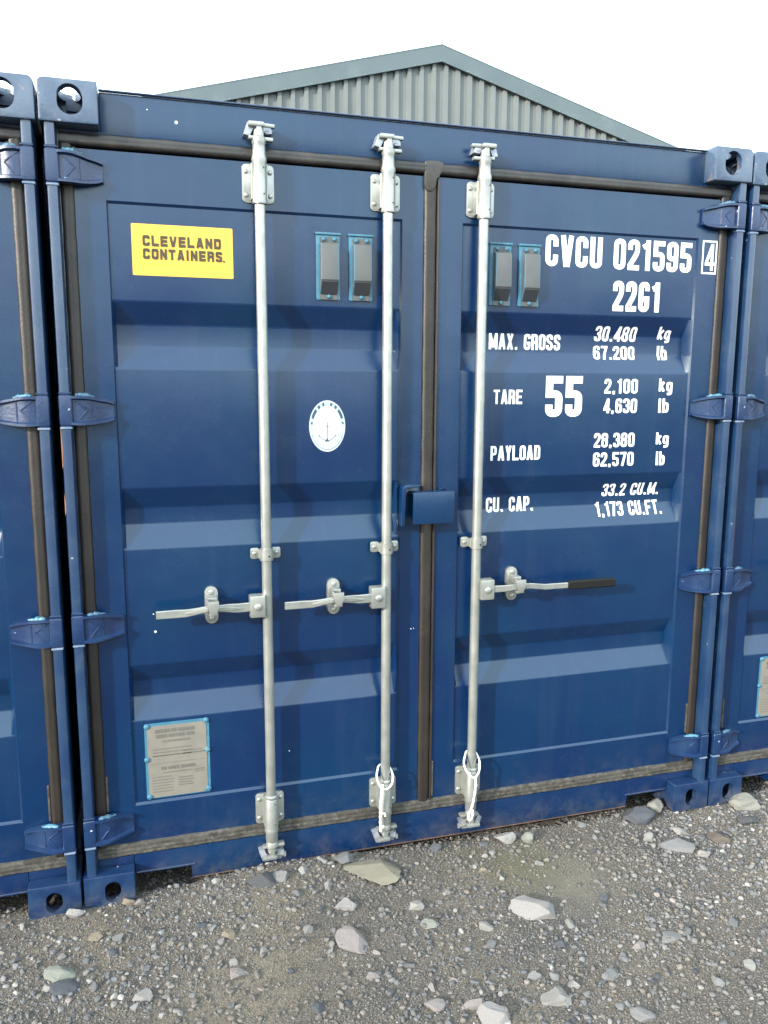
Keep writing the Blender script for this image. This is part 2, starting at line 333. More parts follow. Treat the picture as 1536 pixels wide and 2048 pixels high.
# ------------------------------------------------------------------ warehouse behind
def make_warehouse():
    W = empty('warehouse', (4.87, 10.0, 0))
    tag(W, 'grey corrugated shed with green grey gable trim behind the containers', 'shed')
    HW = 8.0; S = .2665; AZ = 6.86
    top = lambda x: AZ - S*abs(x)
    mb = MB()   # corrugated gable sheet: ribs at 0.2 m
    xs = []; k = -HW
    nrib = int(2*HW/.2)
    for i in range(nrib):
        x0 = -HW + i*.2
        xs += [(x0+.0, 0), (x0+.052, 0), (x0+.066, -.048), (x0+.124, -.048), (x0+.138, 0)]
    xs.append((HW, 0))
    rows = []
    vb = [mb.bm.verts.new((x, y, 0)) for x, y in xs]; vt = [mb.bm.verts.new((x, y, top(x)-.10)) for x, y in xs]
    for i in range(len(xs)-1): mb._f([vb[i], vb[i+1], vt[i+1], vt[i]])
    mb.build('gable_wall', M['clad'], W, smooth=0)
    for sgn in (-1, 1):
        mb = MB(); n = Vector((sgn*S, 1)).normalized()
        A = Vector((0, AZ)); Bp = Vector((sgn*(HW+.15), AZ - S*(HW+.15)))
        th = .235
        # barge board: tall face plus a top return and a bottom lip
        f = [A, Bp, Bp - Vector((0, th)), A - Vector((0, th))]
        mb.prism([tuple(q) for q in f], -.085, -.06)
        mb.prism([tuple(q) for q in (A+Vector((0,.006)), Bp+Vector((0,.006)), Bp-Vector((0,.012)), A-Vector((0,.012)))], -.088, .25)
        mb.prism([tuple(q) for q in (A-Vector((0,th-.002)), Bp-Vector((0,th-.002)), Bp-Vector((0,th+.012)), A-Vector((0,th+.012)))], -.094, -.036)
        mb.build('verge_flashing', M['trim'], W, smooth=0)
        for i in range(0, 20):
            x = sgn*(.028 + i*.4)
            if abs(x) > 7: break
            mb = MB(); mb.disc(x, top(x)-th-.004, .013, -.104, -.09, dome=.006, n=8); mb.build('fixing_screw', M['clad'], W)
        mb = MB(); mb.prism([(0, AZ-.02), (sgn*(HW+.2), AZ-.02-S*(HW+.2)), (sgn*(HW+.2), AZ-.08-S*(HW+.2)), (0, AZ-.08)], -.03, 25)
        mb.build('roof', M['trim'], W, smooth=0)
        mb = MB(); mb.box(sgn*HW-.05 if sgn < 0 else HW+.0, sgn*HW if sgn < 0 else HW+.05, .01, 25, 0, AZ-S*HW-.12); mb.build('side_wall', M['clad'], W, smooth=0)
make_warehouse()

# ------------------------------------------------------------------ stroke lettering
def glyph(ch, w, t, r):
    """centre-line strokes of a condensed gothic letter in a box w wide and 1 high"""
    L, Rr, B, T, Mx = t/2, w-t/2, t/2, 1-t/2, w/2
    F = lambda pts, rad=None, closed=False: (fillet(pts, r if rad is None else rad, closed), closed)
    S = lambda *pts: (list(pts), False)
    g = {
     'C': [F([(Rr,.63),(Rr,T),(L,T),(L,B),(Rr,B),(Rr,.37)])],
     'G': [F([(Rr,.70),(Rr,T),(L,T),(L,B),(Rr,B),(Rr,.40)]), S((Mx-.01,.43),(Rr+t/2,.43))],
     'V': [S((L,1),(Mx-t*.12,.0)), S((Rr,1),(Mx+t*.12,.0))],
     'U': [F([(L,1),(L,B),(Rr,B),(Rr,1)])],
     '0': [F([(L,B),(L,T),(Rr,T),(Rr,B)], closed=True)], 'O': [F([(L,B),(L,T),(Rr,T),(Rr,B)], closed=True)],
     'D': [F([(L,B),(L,T),(Rr,T),(Rr,B)], [0,0,r,r], closed=True)],
     '2': [F([(L,.66),(L,T),(Rr,T),(Rr,.58),(L+t*.05,.16),(L+t*.05,B),(Rr+t/2,B)], [0,r,r,r*.8,0,0,0])],
     '1': [S((Mx+t*.35,0),(Mx+t*.35,1)), S((Mx-.12,.76),(Mx+t*.3,.86))],
     '3': [F([(L,.7),(L,T),(Rr,T),(Rr,.53),(Mx-.04,.53)]), F([(Mx-.04,.5),(Rr,.5),(Rr,B),(L,B),(L,.3)])],
     '4': [S((Rr-t*.35,0),(Rr-t*.35,1)), S((Rr-t*.4,.97),(L,.28)), S((0,.25),(w+t*.15,.25))],
     '5': [F([(Rr+t/2,T),(L,T),(L,.56),(Rr,.56),(Rr,B),(L,B),(L,.3)], [0,0,0,r,r,r,0])],
     '6': [F([(L,B),(L,.56),(Rr,.56),(Rr,B)], closed=True), F([(L,.5),(L,T),(Rr,T),(Rr,.7)])],
     '7': [S((0,T),(Rr+t/2,T)), S((Rr,T),(Mx-t*.3,0))],
     '8': [F([(L,B),(L,.53),(Rr,.53),(Rr,B)], closed=True), F([(L,.53),(L,T),(Rr,T),(Rr,.53)], closed=True)],
     '9': [F([(L,T),(L,.44),(Rr,.44),(Rr,T)], closed=True), F([(Rr,.5),(Rr,B),(L,B),(L,.3)])],
     'M': [S((L,0),(L,1)), S((Rr,0),(Rr,1)), S((L,.97),(Mx,.12)), S((Rr,.97),(Mx,.12))],
     'N': [S((L,0),(L,1)), S((Rr,0),(Rr,1)), S((L,.94),(Rr,.06))],
     'A': [S((L,0),(Mx-t*.1,1)), S((Rr,0),(Mx+t*.1,1)), S((L+.04,.26),(Rr-.04,.26))],
     'X': [S((L,0),(Rr,1)), S((Rr,0),(L,1))],
     'R': [S((L,0),(L,1)), F([(L,T),(Rr,T),(Rr,.48),(L,.48)]), F([(Rr-.06,.46),(Rr,.4),(Rr,0)])],
     'P': [S((L,0),(L,1)), F([(L,T),(Rr,T),(Rr,.44),(L,.44)])],
     'S': [F([(Rr,.68),(Rr,T),(L,T),(L,.56),(Rr,.44),(Rr,B),(L,B),(L,.32)])],
     'T': [S((0,T),(w,T)), S((Mx,0),(Mx,1-t))],
     'E': [S((L,0),(L,1)), S((L,T),(w,T)), S((L,.5),(w-.05,.5)), S((L,B),(w,B))],
     'F': [S((L,0),(L,1)), S((L,T),(w,T)), S((L,.5),(w-.05,.5))],
     'L': [S((L,1),(L,0)), S((L,B),(w,B))],
     'Y': [S((L,1),(Mx,.42)), S((Rr,1),(Mx,.42)), S((Mx,0),(Mx,.46))],
     'I': [S((Mx,0),(Mx,1))],
     'k': [S((L,0),(L,1)), S((L,.3),(Rr,.74)), S((L+.08,.42),(Rr,0))],
     'g': [F([(L,B),(L,.74-t/2),(Rr,.74-t/2),(Rr,B)], closed=True), F([(Rr,.7),(Rr,-.2),(L,-.2)])],
     'l': [S((Mx,0),(Mx,1))],
     'b': [S((L,0),(L,1)), F([(L,B),(L,.74-t/2),(Rr,.74-t/2),(Rr,B)], closed=True)],
     '.': [S((Mx,0),(Mx,t*1.05))], ',': [S((Mx+.01,t*1.1),(Mx-.02,-t*.35))],
    }
    return g.get(ch, [])
NARROW = {'1': .8, '.': .5, ',': .5, ' ': .6, 'l': .55, 'I': .45, 'M': 1.3, 'A': 1.08, 'V': 1.05}
def stroke_quads(pts, closed, t):
    P = [Vector(p) for p in pts]; Q = [P[0]]
    for p in P[1:]:
        if (p-Q[-1]).length > 1e-5: Q.append(p)
    if closed and (Q[0]-Q[-1]).length < 1e-5: Q.pop()
    n = len(Q); A = []; B = []
    for i in range(n):
        d0 = (Q[i]-Q[i-1]).normalized() if (closed or i > 0) else None
        d1 = (Q[(i+1) % n]-Q[i]).normalized() if (closed or i < n-1) else None
        d0 = d0 or d1; d1 = d1 or d0
        n0 = Vector((-d0.y, d0.x)); n1 = Vector((-d1.y, d1.x)); m_ = (n0+n1)
        if m_.length < 1e-4: m_ = n0
        m_.normalize(); k = (t/2)/max(.5, m_.dot(n0))
        A.append(Q[i]+m_*k); B.append(Q[i]-m_*k)
    return A, B, closed
def text_mesh(mb, text, x0, x1, z0, z1, yf, weight=.17, r=.16, wl=.42, gap=.075, mi=0, slant=0.0, cuts=()):
    """lettering fitted to the box x0..x1, z0..z1, laid on the surface y = yf(z)"""
    H = z1-z0; tot = 0; items = []
    for ch in text:
        ww = wl*NARROW.get(ch, 1); items.append((ch, tot, ww)); tot += ww+gap
    tot -= gap; sx = (x1-x0)/tot
    k = 0; tmp = bmesh.new()
    for ch, off, ww in items:
        for pts, closed in glyph(ch, ww, weight, r):
            A, B, cl = stroke_quads(pts, closed, weight); k += 1
            va = [tmp.verts.new((x0+(off+p.x+slant*p.y)*sx, -k % 9 * .00007, z0+p.y*H)) for p in A]
            vb = [tmp.verts.new((x0+(off+p.x+slant*p.y)*sx, -k % 9 * .00007, z0+p.y*H)) for p in B]
            n = len(va)
            for i in range(n if cl else n-1):
                tmp.faces.new((va[i], va[(i+1) % n], vb[(i+1) % n], vb[i]))
    for zc in cuts:
        if z0-.3*H < zc < z1+.02:
            bmesh.ops.bisect_plane(tmp, geom=tmp.verts[:]+tmp.edges[:]+tmp.faces[:], plane_co=(0,0,zc), plane_no=(0,0,1))
    vm = {}
    for v in tmp.verts: vm[v] = mb.bm.verts.new((v.co.x, yf(v.co.z)-.0011-v.co.y, v.co.z))
    for f in tmp.faces: mb._f([vm[v] for v in f.verts], mi)
    tmp.free()

# ------------------------------------------------------------------ door panel profile
YF = .060; YP = .0665; YR = .101
PROF0 = [(.189, YF), (.321, YF), (.329, YP), (.617, YP), (.692, YR), (.748, YR), (.811, YP), (1.203, YP), (1.278, YR), (1.333, YR), (1.402, YP),
         (1.780, YP), (1.848, YR), (1.918, YR), (1.985, YP), (2.270, YP), (2.278, YF), (2.4195, YF)]
PROF = fillet(PROF0, [0,0,0] + [.005]*12 + [0,0,0], n=3)
PZ = [q[0] for q in PROF]; PY = [q[1] for q in PROF]
ysurf = lambda z: float(np.interp(z, PZ, PY))
CUTS = [q[0] for q in PROF0[3:15]]
def door_panel(name, x0, xa, xb, x1, parent):
    cols_ = [(x0, 0), (xa-.001, 0), (xa+.005, 1), (xb-.005, 1), (xb+.001, 0), (x1, 0)]
    xs = [(x0, 0.0, 0)] + [(xa, 0.0, 0), (xa+.004, 1.0, 0), (xa+.012, 1.0, 1)] + [(xa+(xb-xa)*k/6, 1.0, 1) for k in range(1, 6)] + [(xb-.018, 1.0, 1), (xb-.006, 1.0, 0), (xb, 0.0, 0), (x1, 0.0, 0)]
    mb = MB(); rows = []
    base = lambda z: YF if (z < .325 or z > 2.274) else YP
    for z, y in PROF:
        row = []
        for x, inset, rib in xs:
            yb = min(y, YP)
            yy = YF + (yb-YF)*inset + (y-yb)*(rib if inset else 0)
            row.append(mb.bm.verts.new((x, yy, z)))
        rows.append(row)
    for i in range(len(rows)-1):
        for j in range(len(xs)-1): mb._f([rows[i][j], rows[i][j+1], rows[i+1][j+1], rows[i+1][j]])
    # returned edges
    back = .11
    def wall(vs):
        bk = [mb.bm.verts.new((v.co.x, back, v.co.z)) for v in vs]
        for i in range(len(vs)-1): mb._f([vs[i], vs[i+1], bk[i+1], bk[i]])
    wall([r_[0] for r_ in rows]); wall([r_[-1] for r_ in rows]); wall(rows[0]); wall(rows[-1])
    return mb.build(name, M['paint'], parent, smooth=28)

# ------------------------------------------------------------------ hardware builders (all local to the container)
RODY = .020; RR = .0168
def gasket_bar(mb, p0, p1, wdt, yb=.062, d=.012, ridged=False):
    """dusty rubber strip between two points (x,z); humped section"""
    a_ = Vector((p0[0], p0[1])); b_ = Vector((p1[0], p1[1])); n_ = (b_-a_).normalized(); s_ = Vector((-n_.y, n_.x))
    sec = [(-.5, .012), (-.48, -.35*d), (-.40, -.75*d), (-.26, -.95*d), (-.10, -d), (.0, -.93*d), (.10, -d), (.26, -.95*d), (.40, -.75*d), (.48, -.35*d), (.5, .012)]
    if ridged: sec = [(-.5, .012), (-.48, -.3*d), (-.40, -.85*d), (-.30, -.95*d), (-.24, -.88*d), (-.16, -.88*d), (-.10, -d), (.02, -d), (.08, -.88*d), (.16, -.88*d), (.22, -.95*d), (.36, -.9*d), (.46, -.4*d), (.5, .012)]
    nseg = max(2, int((b_-a_).length/.05)); rings = []
    for k in range(nseg+1):
        q = a_+(b_-a_)*k/nseg; wv = 1+.04*math.sin(k*2.3+p0[0]*7)
        rings.append([(q.x+s_.x*u*wdt*wv, yb+v*wv, q.y+s_.y*u*wdt*wv) for u, v in sec])
    mb.ring_strip(rings, cap=False, closed=False)
def gaskets(door, side):
    if side == 'L': vx = (.063, .038); cx_ = (1.2030, .045); hx = (.046, 1.236)
    else: vx = (2.375, .040); cx_ = (1.2305, .010); hx = (1.205, 2.392)
    if side == 'L': hx = (.046, 1.207)
    else: hx = (1.2075, 2.392)
    for (x, ww) in (vx, cx_):
        mb = MB(); gasket_bar(mb, (x, .16), (x, 2.44), ww, d=.012 if ww > .03 else .010)
        mb.build('door_gasket', M['rubber_side_shade'], door)
    mb = MB(); gasket_bar(mb, (hx[0], 2.444), (hx[1], 2.444), .038, yb=.0605, d=.013); mb.build('door_gasket', M['rubber'], door)
    mb = MB(); gasket_bar(mb, (hx[0], .169), (hx[1], .169), .046, yb=.0605, d=.012, ridged=True); mb.build('door_gasket', M['rubber_low'], door)
    if side == 'L':
        mb = MB(); mb.prism(fillet([(1.179, 2.385), (1.178, 2.468), (1.236, 2.468), (1.250, 2.460), (1.250, 2.432), (1.224, 2.424), (1.216, 2.375), (1.190, 2.365)], .010, closed=True, n=3), .0475, .060, bev=.005); mb.build('gasket_corner', M['gasket_cap'], door, smooth=70)
    # worn aluminium retaining strips near the lower corners
    xx = (.086, ) if side == 'L' else (2.352, 1.2385)
    for x in xx:
        mb = MB(); mb.box(x-.004, x+.003, .0545, .062, .2 if x == 1.2385 else .315, .34 if x == 1.2385 else .44, bev=.001, seg=1); mb.build('retaining_strip', M['rubber_low'], door)

def rod(door, x):
    mb = MB(); mb.lathe([(.10, .015), (.12, RR), (2.49, RR), (2.505, .0145)], x, RODY, 24)
    return mb.build('lock_rod', M['steel'], door)
def bracket(door, x, z0, z1, up):
    mb = MB()
    mb.prism(rrect(x-.050, x+.050, z0, z1, .012), .0535, .0595, bev=.0015)
    for sx in (-1, 1): mb.box(x+sx*.0225-(.003), x+sx*.0225+.003, RODY, .055, z0+.004, z1-.004, bev=.001, seg=1)
    # sleeve round the rod with rolled collars
    if up:
        pr = [(z0-.012, .0185), (z0-.010, .0225), (z0-.002, .0235), (z0+.002, .0225), (z1-.004, .0225), (z1+.006, .0245), (z1+.012, .023), (z1+.02, .0205), (z1+.050, .0195), (z1+.056, .022), (z1+.07, .0205)]
    else:
        pr = [(z0-.052, .0185), (z0-.045, .0215), (z0-.02, .0215), (z0-.012, .0245), (z0-.004, .0235), (z0+.002, .0225), (z1-.008, .0225), (z1-.004, .0205), (z1, .0235), (z1+.006, .0235), (z1+.010, .0185)]
    mb.lathe(pr, x, RODY, 24)
    for sx in (-1, 1):
        for zz in (z0+.022, z1-.022): mb.disc(x+sx*.038, zz, .0075, .049, .055, dome=.003)
    for zz in (z0+.018, z1-.02): mb.ring_strip([[(x+.010+.0032*math.cos(q*.785), RODY-.0205, zz+.0032*math.sin(q*.785)) for q in range(8)], [(x+.010+.0032*math.cos(q*.785), RODY-.010, zz+.0032*math.sin(q*.785)) for q in range(8)]], 1)
    return mb.build('rod_bracket', [M['steel'], M['hole']], door)
def clip(door, x):
    mb = MB()
    for sx in (-1, 1):
        mb.prism(rrect(x+sx*.036-.0145, x+sx*.036+.0145, 1.155, 1.192, .007), .045, .0505, bev=.0012)
        mb.disc(x+sx*.037, 1.173, .0065, .0415, .046, dome=.002)
        mb.box(x+sx*.022-.0028, x+sx*.022+.0028, RODY, .049, 1.158, 1.189, bev=.001, seg=1)
    mb.lathe([(1.153, .0178), (1.154, .0222), (1.192, .0222), (1.193, .0178)], x, RODY, 24)
    mb.ring_strip([[(x+.006+.0035*math.cos(q*.785), RODY-.0226, 1.17+.0035*math.sin(q*.785)) for q in range(8)], [(x+.006+.0035*math.cos(q*.785), RODY-.010, 1.17+.0035*math.sin(q*.785)) for q in range(8)]], 1)
    return mb.build('rod_clip', [M['steel'], M['hole']], door)
def rod_cam(door, x, up, mir=1):
    """forged cam at the end of a rod"""
    mb = MB(); z = 2.475 if up else .128; s = 1 if up else -1
    L_ = lambda dz: z+s*dz
    bx = lambda xa, xb, ya, yb, za, zb, bev=.003: mb.box(x+min(xa*mir, xb*mir), x+max(xa*mir, xb*mir), ya, yb, min(L_(za), L_(zb)), max(L_(za), L_(zb)), bev=bev)
    mb.lathe(sorted([(L_(-.012), .018), (L_(-.004), .021), (L_(.006), .0215), (L_(.012), .016)]), x, RODY, 18)
    bx(-.009, .008, RODY-.016, RODY+.012, .004, .045)           # centre web
    bx(-.034, .016, RODY-.020, RODY+.006, .036, .051, .006)      # top bar
    bx(-.032, -.008, RODY-.010, RODY+.012, .000, .011, .0045)    # left prong
    bx(.012, .044, RODY-.010, RODY+.014, -.003, .009, .0045)     # right prong
    bx(.016, .050, RODY-.006, RODY+.012, .038, .050, .0045); bx(.012, .034, RODY-.002, RODY+.020, .022, .032, .004)       # upper right hook
    return mb.build('rod_cam', M['steel'], door)
def keeper(parent, x, up, mir=1):
    mb = MB(); z = 2.5 if up else .095; yb = .0598 if up else .0518
    s = 1 if up else -1
    P = [(x-.046*mir, z-s*.010), (x-.034*mir, z+s*.026), (x+.034*mir, z+s*.026), (x+.042*mir, z-s*.004), (x+.020*mir, z-s*.006), (x+.016*mir, z+s*.010), (x-.018*mir, z+s*.010), (x-.026*mir, z-s*.016)]
    if mir*s < 0: P = P[::-1]
    mb.prism(P, .018, yb, bev=.002)
    mb.box(x+.020, x+.044, .026, yb, z+s*.006-.004, z+s*.006+.006, bev=.002)
    if not up: mb.tube([(x+.034*mir, .03, z-.008), (x+.047*mir, .022, z-.022)], .005, 8)
    return mb.build('cam_keeper', M['steel_dark'], parent)
def handle(door, x, s, grip=False):
    """door handle, hub on the rod at x, bar running towards s"""
    mb = MB()
    xa, xb = sorted((x+s*.010, x+s*.062))
    mb.box(xa, xb, -.012, .030, .966, 1.041, bev=.006)
    mb.disc(x+s*.036, 1.003, .012, -.019, -.010, dome=.004, n=16)
    mb.build('handle_hub', M['steel'], door)
    pts = [(.055, -.001, 1.003), (.105, -.004, 1.003), (.135, -.010, 1.007), (.165, -.018, 1.010), (.200, -.018, 1.010), (.235, -.012, 1.004), (.268, -.004, .998), (.300, -.003, .998), (.362, -.004, .998)]
    hs = [.031, .030, .027, .022, .022, .022, .025, .027, .026]
    if grip: hs = [.025, .024, .022, .020, .020, .021, .021, .021, .021]
    mb = MB(); mb.sweep([(x+s*p_[0], p_[1], p_[2]) for p_ in pts], hs, .010)
    if not grip:   # raised swage along the inner half
        mb.sweep([(x+s*.09, -.0085, 1.002), (x+s*.135, -.016, 1.007), (x+s*.165, -.0245, 1.010)], [.004, .014, .012], .005)
        mb.sweep([(x+s*.20, -.0245, 1.010), (x+s*.235, -.018, 1.004), (x+s*.27, -.009, .998)], [.012, .013, .004], .005)
    o = mb.build('door_handle', M['steel'], door)
    if grip:
        mb = MB(); mb.sweep([(x+s*.360, -.004, .998), (x+s*.366, -.004, .998), (x+s*.47, -.004, .998), (x+s*.553, -.005, .998), (x+s*.558, -.005, .998)], [.026, .033, .033, .032, .026], .019)
        mb.build('handle_grip', M['grip'], door)
    # catch plate, keeper and swinging latch
    cx = x+s*(.182 if not grip else .158); mb = MB()
    z0, z1 = .941, 1.068
    mb.prism([(cx+.0215*math.cos(R_(q)), (z1-.0215)+.0215*math.sin(R_(q))) for q in range(0, 181, 18)] + [(cx+.0215*math.cos(R_(q)), (z0+.0215)+.0215*math.sin(R_(q))) for q in range(180, 361, 18)], .050, .0662, bev=.0015)
    mb.disc(cx, z1-.018, .0085, .044, .052, dome=.003); mb.disc(cx, z0+.018, .0085, .044, .052, dome=.003)
    mb.box(cx-.016, cx+.016, .004, .052, 1.018, 1.042, bev=.004)
    mb.box(cx-.014, cx+.014, -.026, .052, .986, .996, bev=.003)
    mb.prism([(cx-.019, 1.038), (cx+.017, 1.038), (cx+.019, 1.018), (cx+.008, .992), (cx-.008, .990), (cx-.019, 1.018)], -.034, -.026, bev=.002)
    mb.box(cx-.0225, cx-.0165, -.030, .0, 1.024, 1.042, bev=.002)
    mb.build('handle_catch', M['steel'], door)
def hinge(door, side, zc):
    f = (lambda x: x) if side == 'L' else (lambda x: 2.438-x)
    mb = MB()
    # knuckle on the post
    zt, zb = zc+.047, zc-.047
    xs = sorted((f(.009), f(.047)))
    mb.box(xs[0], xs[1], .004, .040, zb, zt, bev=.007, seg=3)
    # tapered blade with raised rims, bending back onto the door stile
    st = [(.040, .012, .043, .043), (.062, .008, .044, .044), (.085, .012, .043, .044), (.105, .024, .040, .043), (.128, .036, .035, .040), (.150, .043, .031, .036), (.166, .046, .026, .030)]
    rings = []
    for x, y, u, d in st:
        x = f(x)
        rings.append([(x, y-.007, zc+u), (x, y+.006, zc+u+.001), (x, min(.0585, y+.03), zc+u), (x, min(.0585, y+.03), zc-d), (x, y+.006, zc-d-.001), (x, y-.007, zc-d), (x, y-.007, zc-d+.007), (x, y+.005, zc-d+.012), (x, y+.005, zc+u-.012), (x, y-.007, zc+u-.007)])
    mb.ring_strip(rings)
    # stiffening creases on the blade
    q = .006
    for pts in ([(f(.056), .014, zc+.030), (f(.088), .018, zc+.004)], [(f(.090), .019, zc+.003), (f(.066), .014, zc-.026)], [(f(.101), .0275, zc+.026), (f(.101), .0275, zc-.030)]):
        mb.tube(pts, .0030, 6)
    o = mb.build('hinge', M['hinge_paint'], door, smooth=30)
    # pale blue touch-up paint lying on top of the blade
    mb = MB(); rnd = random.Random(int(zc*1000) + (side == 'L'))
    n = 11; pts = []; rad = []
    for k in range(n):
        t = k/(n-1); pts.append((f(.058+.052*t), .012+.022*t, zc+.0445+.003*rnd.random()-.004*t*t)); rad.append((.0030+.0050*math.sin(math.pi*min(1, t+.10)))*(0.65+.7*rnd.random()))
    mb.tube(pts, rad, 8); mb.build('touch_up_paint', M['touchdull'] if (side == 'L') != (zc > 2) else M['touchup'], door)
    return o
def ventilator(door, x):
    mb = MB()
    mb.prism(rrect(x-.0405, x+.0385, 2.008, 2.221, .004, 2), .0595, .067, 0, bev=.001)
    mb.box(x-.0435, x+.0420, .054, .0665, 2.214, 2.221, 0, bev=.002)
    mb.prism(rrect(x-.029, x+.029, 2.009, 2.206, .003, 2), .0565, .0597, 1)
    mb.prism([(.057, 2.028), (.0565, 2.188), (.038, 2.184), (.0345, 2.176), (.0325, 2.071), (.036, 2.066), (.0545, 2.029)], x-.0300, x+.0300, 1, bev=.0025, axis='x')
    # dark sloping louvre opening
    mb.prism([(.0335, 2.0655), (.0535, 2.0275), (.0525, 2.0262), (.0322, 2.064)], x-.0265, x+.0265, 2, axis='x')
    for dx, zz in ((-.017, 2.199), (.019, 2.200), (0, 2.0185)): mb.disc(x+dx, zz, .007, .049, .057, 3, dome=.004)
    return mb.build('ventilator', [M['touchup'], M['vent'], M['vent_dark'], M['touchup']], door, smooth=30)
def safety_plate(door, dx=0.0):
    x0, x1, z0, z1 = .217+dx, .419+dx, .338, .599
    mb = MB()
    mb.prism(rrect(x0-.005, x1+.006, z0-.002, z1+.006, .006, 3), .0655, .0672, 1)
    mb.prism(rrect(x0+.003, x1-.004, z0+.001, z1-.004, .016, 4), .0640, .0655, 0)
    for X, Z in ((x0+.003, z1-.003), (x1-.004, z1-.001), (x0, (z0+z1)/2+.01), (x1-.001, (z0+z1)/2+.022), (x0+.004, z0+.006), (x1-.001, z0+.011)):
        mb.disc(X, Z, .0095, .0575, .0655, 1, dome=.005, n=12)
    yf = lambda z: .0640
    tm = lambda s_, a_, b_, c_, d_, **k: text_mesh(mb, s_, x0+a_, x0+b_, z0+c_, z0+d_, yf, mi=2, **k)
    tm('APPROVED FOR TRANSPORT', .028, .160, .232, .244, weight=.2)
    tm('UNDER CUSTOMS SEAL', .032, .160, .214, .226, weight=.2)
    tm('CSC SAFETY APPROVAL', .045, .160, .098, .110, weight=.2)
    rnd = random.Random(3)
    def lines(xa, xb, za, n, dz, h):
        for k in range(n):
            X = xa
            while X < xb-.006:
                L = rnd.uniform(.004, .013); e = min(X+L, xb); z = z0+za-k*dz
                v = [mb.bm.verts.new(q) for q in ((x0+X, .0629, z), (x0+e, .0629, z), (x0+e, .0629, z+h), (x0+X, .0629, z+h))]; mb._f(v, 2); X = e+.002
    lines(.052, .145, .197, 1, .01, .007); lines(.02, .155, .172, 3, .012, .0035); lines(.118, .19, .158, 2, .010, .003)
    lines(.05, .150, .086, 1, .01, .004); lines(.014, .085, .072, 6, .0105, .0035); lines(.10, .15, .062, 4, .009, .0045); lines(.155, .19, .086, 2, .008, .004)
    for za in (.150, .122): 
        v = [mb.bm.verts.new(q) for q in ((x0+.008, .0629, z0+za), (x1-.010, .0629, z0+za), (x1-.010, .0629, z0+za+.0014), (x0+.008, .0629, z0+za+.0014))]; mb._f(v, 2)
    return mb.build('safety_plate', [M['plate'], M['touchup'], M['plate_ink']], door, smooth=25)
def specks(door, pts, y):
    for (x, z, r) in pts:
        mb = MB(); mb.disc(x, z, r, y-.0012, y+.001, n=7, dome=.0008); mb.build('paint_speck', M['white'], door)

def casting(parent, x0, z0, top, y0=0.0, depth=.178, front=True):
    """cast steel corner block with real holes, cut by boolean"""
    x1, z1 = x0+.162, z0+.118
    mb = MB(); ins = [(.0, .010), (.003, .003), (.010, .0)]
    big, sm = .018, .004; left = x0 < 1
    RS = [sm if left else big, big if left else sm, sm, sm] if top else [sm, sm, .006 if left else sm, .014 if not left else sm]
    def rr(i_): return rrect4(x0+i_, x1-i_, z0+i_, z1-i_, RS, 5)
    rings = []
    for i_, y in ((.0035, 0), (.001, .001), (0, .0035), (0, depth-.01), (.006, depth)):
        rings.append([(px, y0+y, pz) for px, pz in rr(i_)])
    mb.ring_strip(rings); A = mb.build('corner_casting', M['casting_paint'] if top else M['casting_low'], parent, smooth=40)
    cut = []
    mb = MB(); mb.box(x0+.022, x1-.022, y0+.024, y0+depth-.022, z0+.020, z1-.020); cut.append(mb.build('c', M['rust'], None, smooth=0))
    hw, hh = (.035, .042) if top else (.0255, .036)
    cx = x0+.086 if x0 < 1 else x1-.086
    if not top: cx = x0+.091 if x0 < 1 else x1-.083
    cz = z0+.059+(.004 if top else -.002)
    pts = [(cx+hw*math.cos(R_(q)), cz+(hh-hw*.95)+hw*.95*math.sin(R_(q))) for q in range(0, 181, 15)] + [(cx+hw*math.cos(R_(q)), cz-(hh-hw*.95)+hw*.95*math.sin(R_(q))) for q in range(180, 361, 15)]
    P2 = []
    for q in pts:
        if not P2 or (abs(q[0]-P2[-1][0])+abs(q[1]-P2[-1][1])) > 1e-5: P2.append(q)
    if (abs(P2[0][0]-P2[-1][0])+abs(P2[0][1]-P2[-1][1])) < 1e-5: P2.pop()
    mb = MB(); mb.prism(P2, y0-.05, y0+.05); cut.append(mb.build('c', M['casting_paint'], None, smooth=0))
    # hole in the top or bottom face
    mb = MB(); zc = z1 if top else z0
    mb.ring_strip([[(x0+.081+.031*math.cos(R_(k*15)), y0+.089+.055*math.sin(R_(k*15)), zc+dz) for k in range(24)] for dz in (-.04, .04)]); cut.append(mb.build('c', M['rust'], None, smooth=0))
    xo = x0 if x0 < 1 else x1
    mb = MB(); mb.box(xo-.04, xo+.04, y0+.055, y0+.125, z0+.028, z0+.09, bev=.02); cut.append(mb.build('c', M['rust'], None, smooth=0))
    for c_ in cut:
        md = A.modifiers.new('b', 'BOOLEAN'); md.operation = 'DIFFERENCE'; md.solver = 'EXACT'; md.object = c_
    bpy.context.view_layer.update()
    dg = bpy.context.evaluated_depsgraph_get()
    nm = bpy.data.meshes.new_from_object(A.evaluated_get(dg)); A.modifiers.clear(); A.data = nm
    if not nm.materials: nm.materials.append(M['casting_paint'])
    nm.set_sharp_from_angle(angle=R_(35))
    for c_ in cut: bpy.data.objects.remove(c_)
    return A

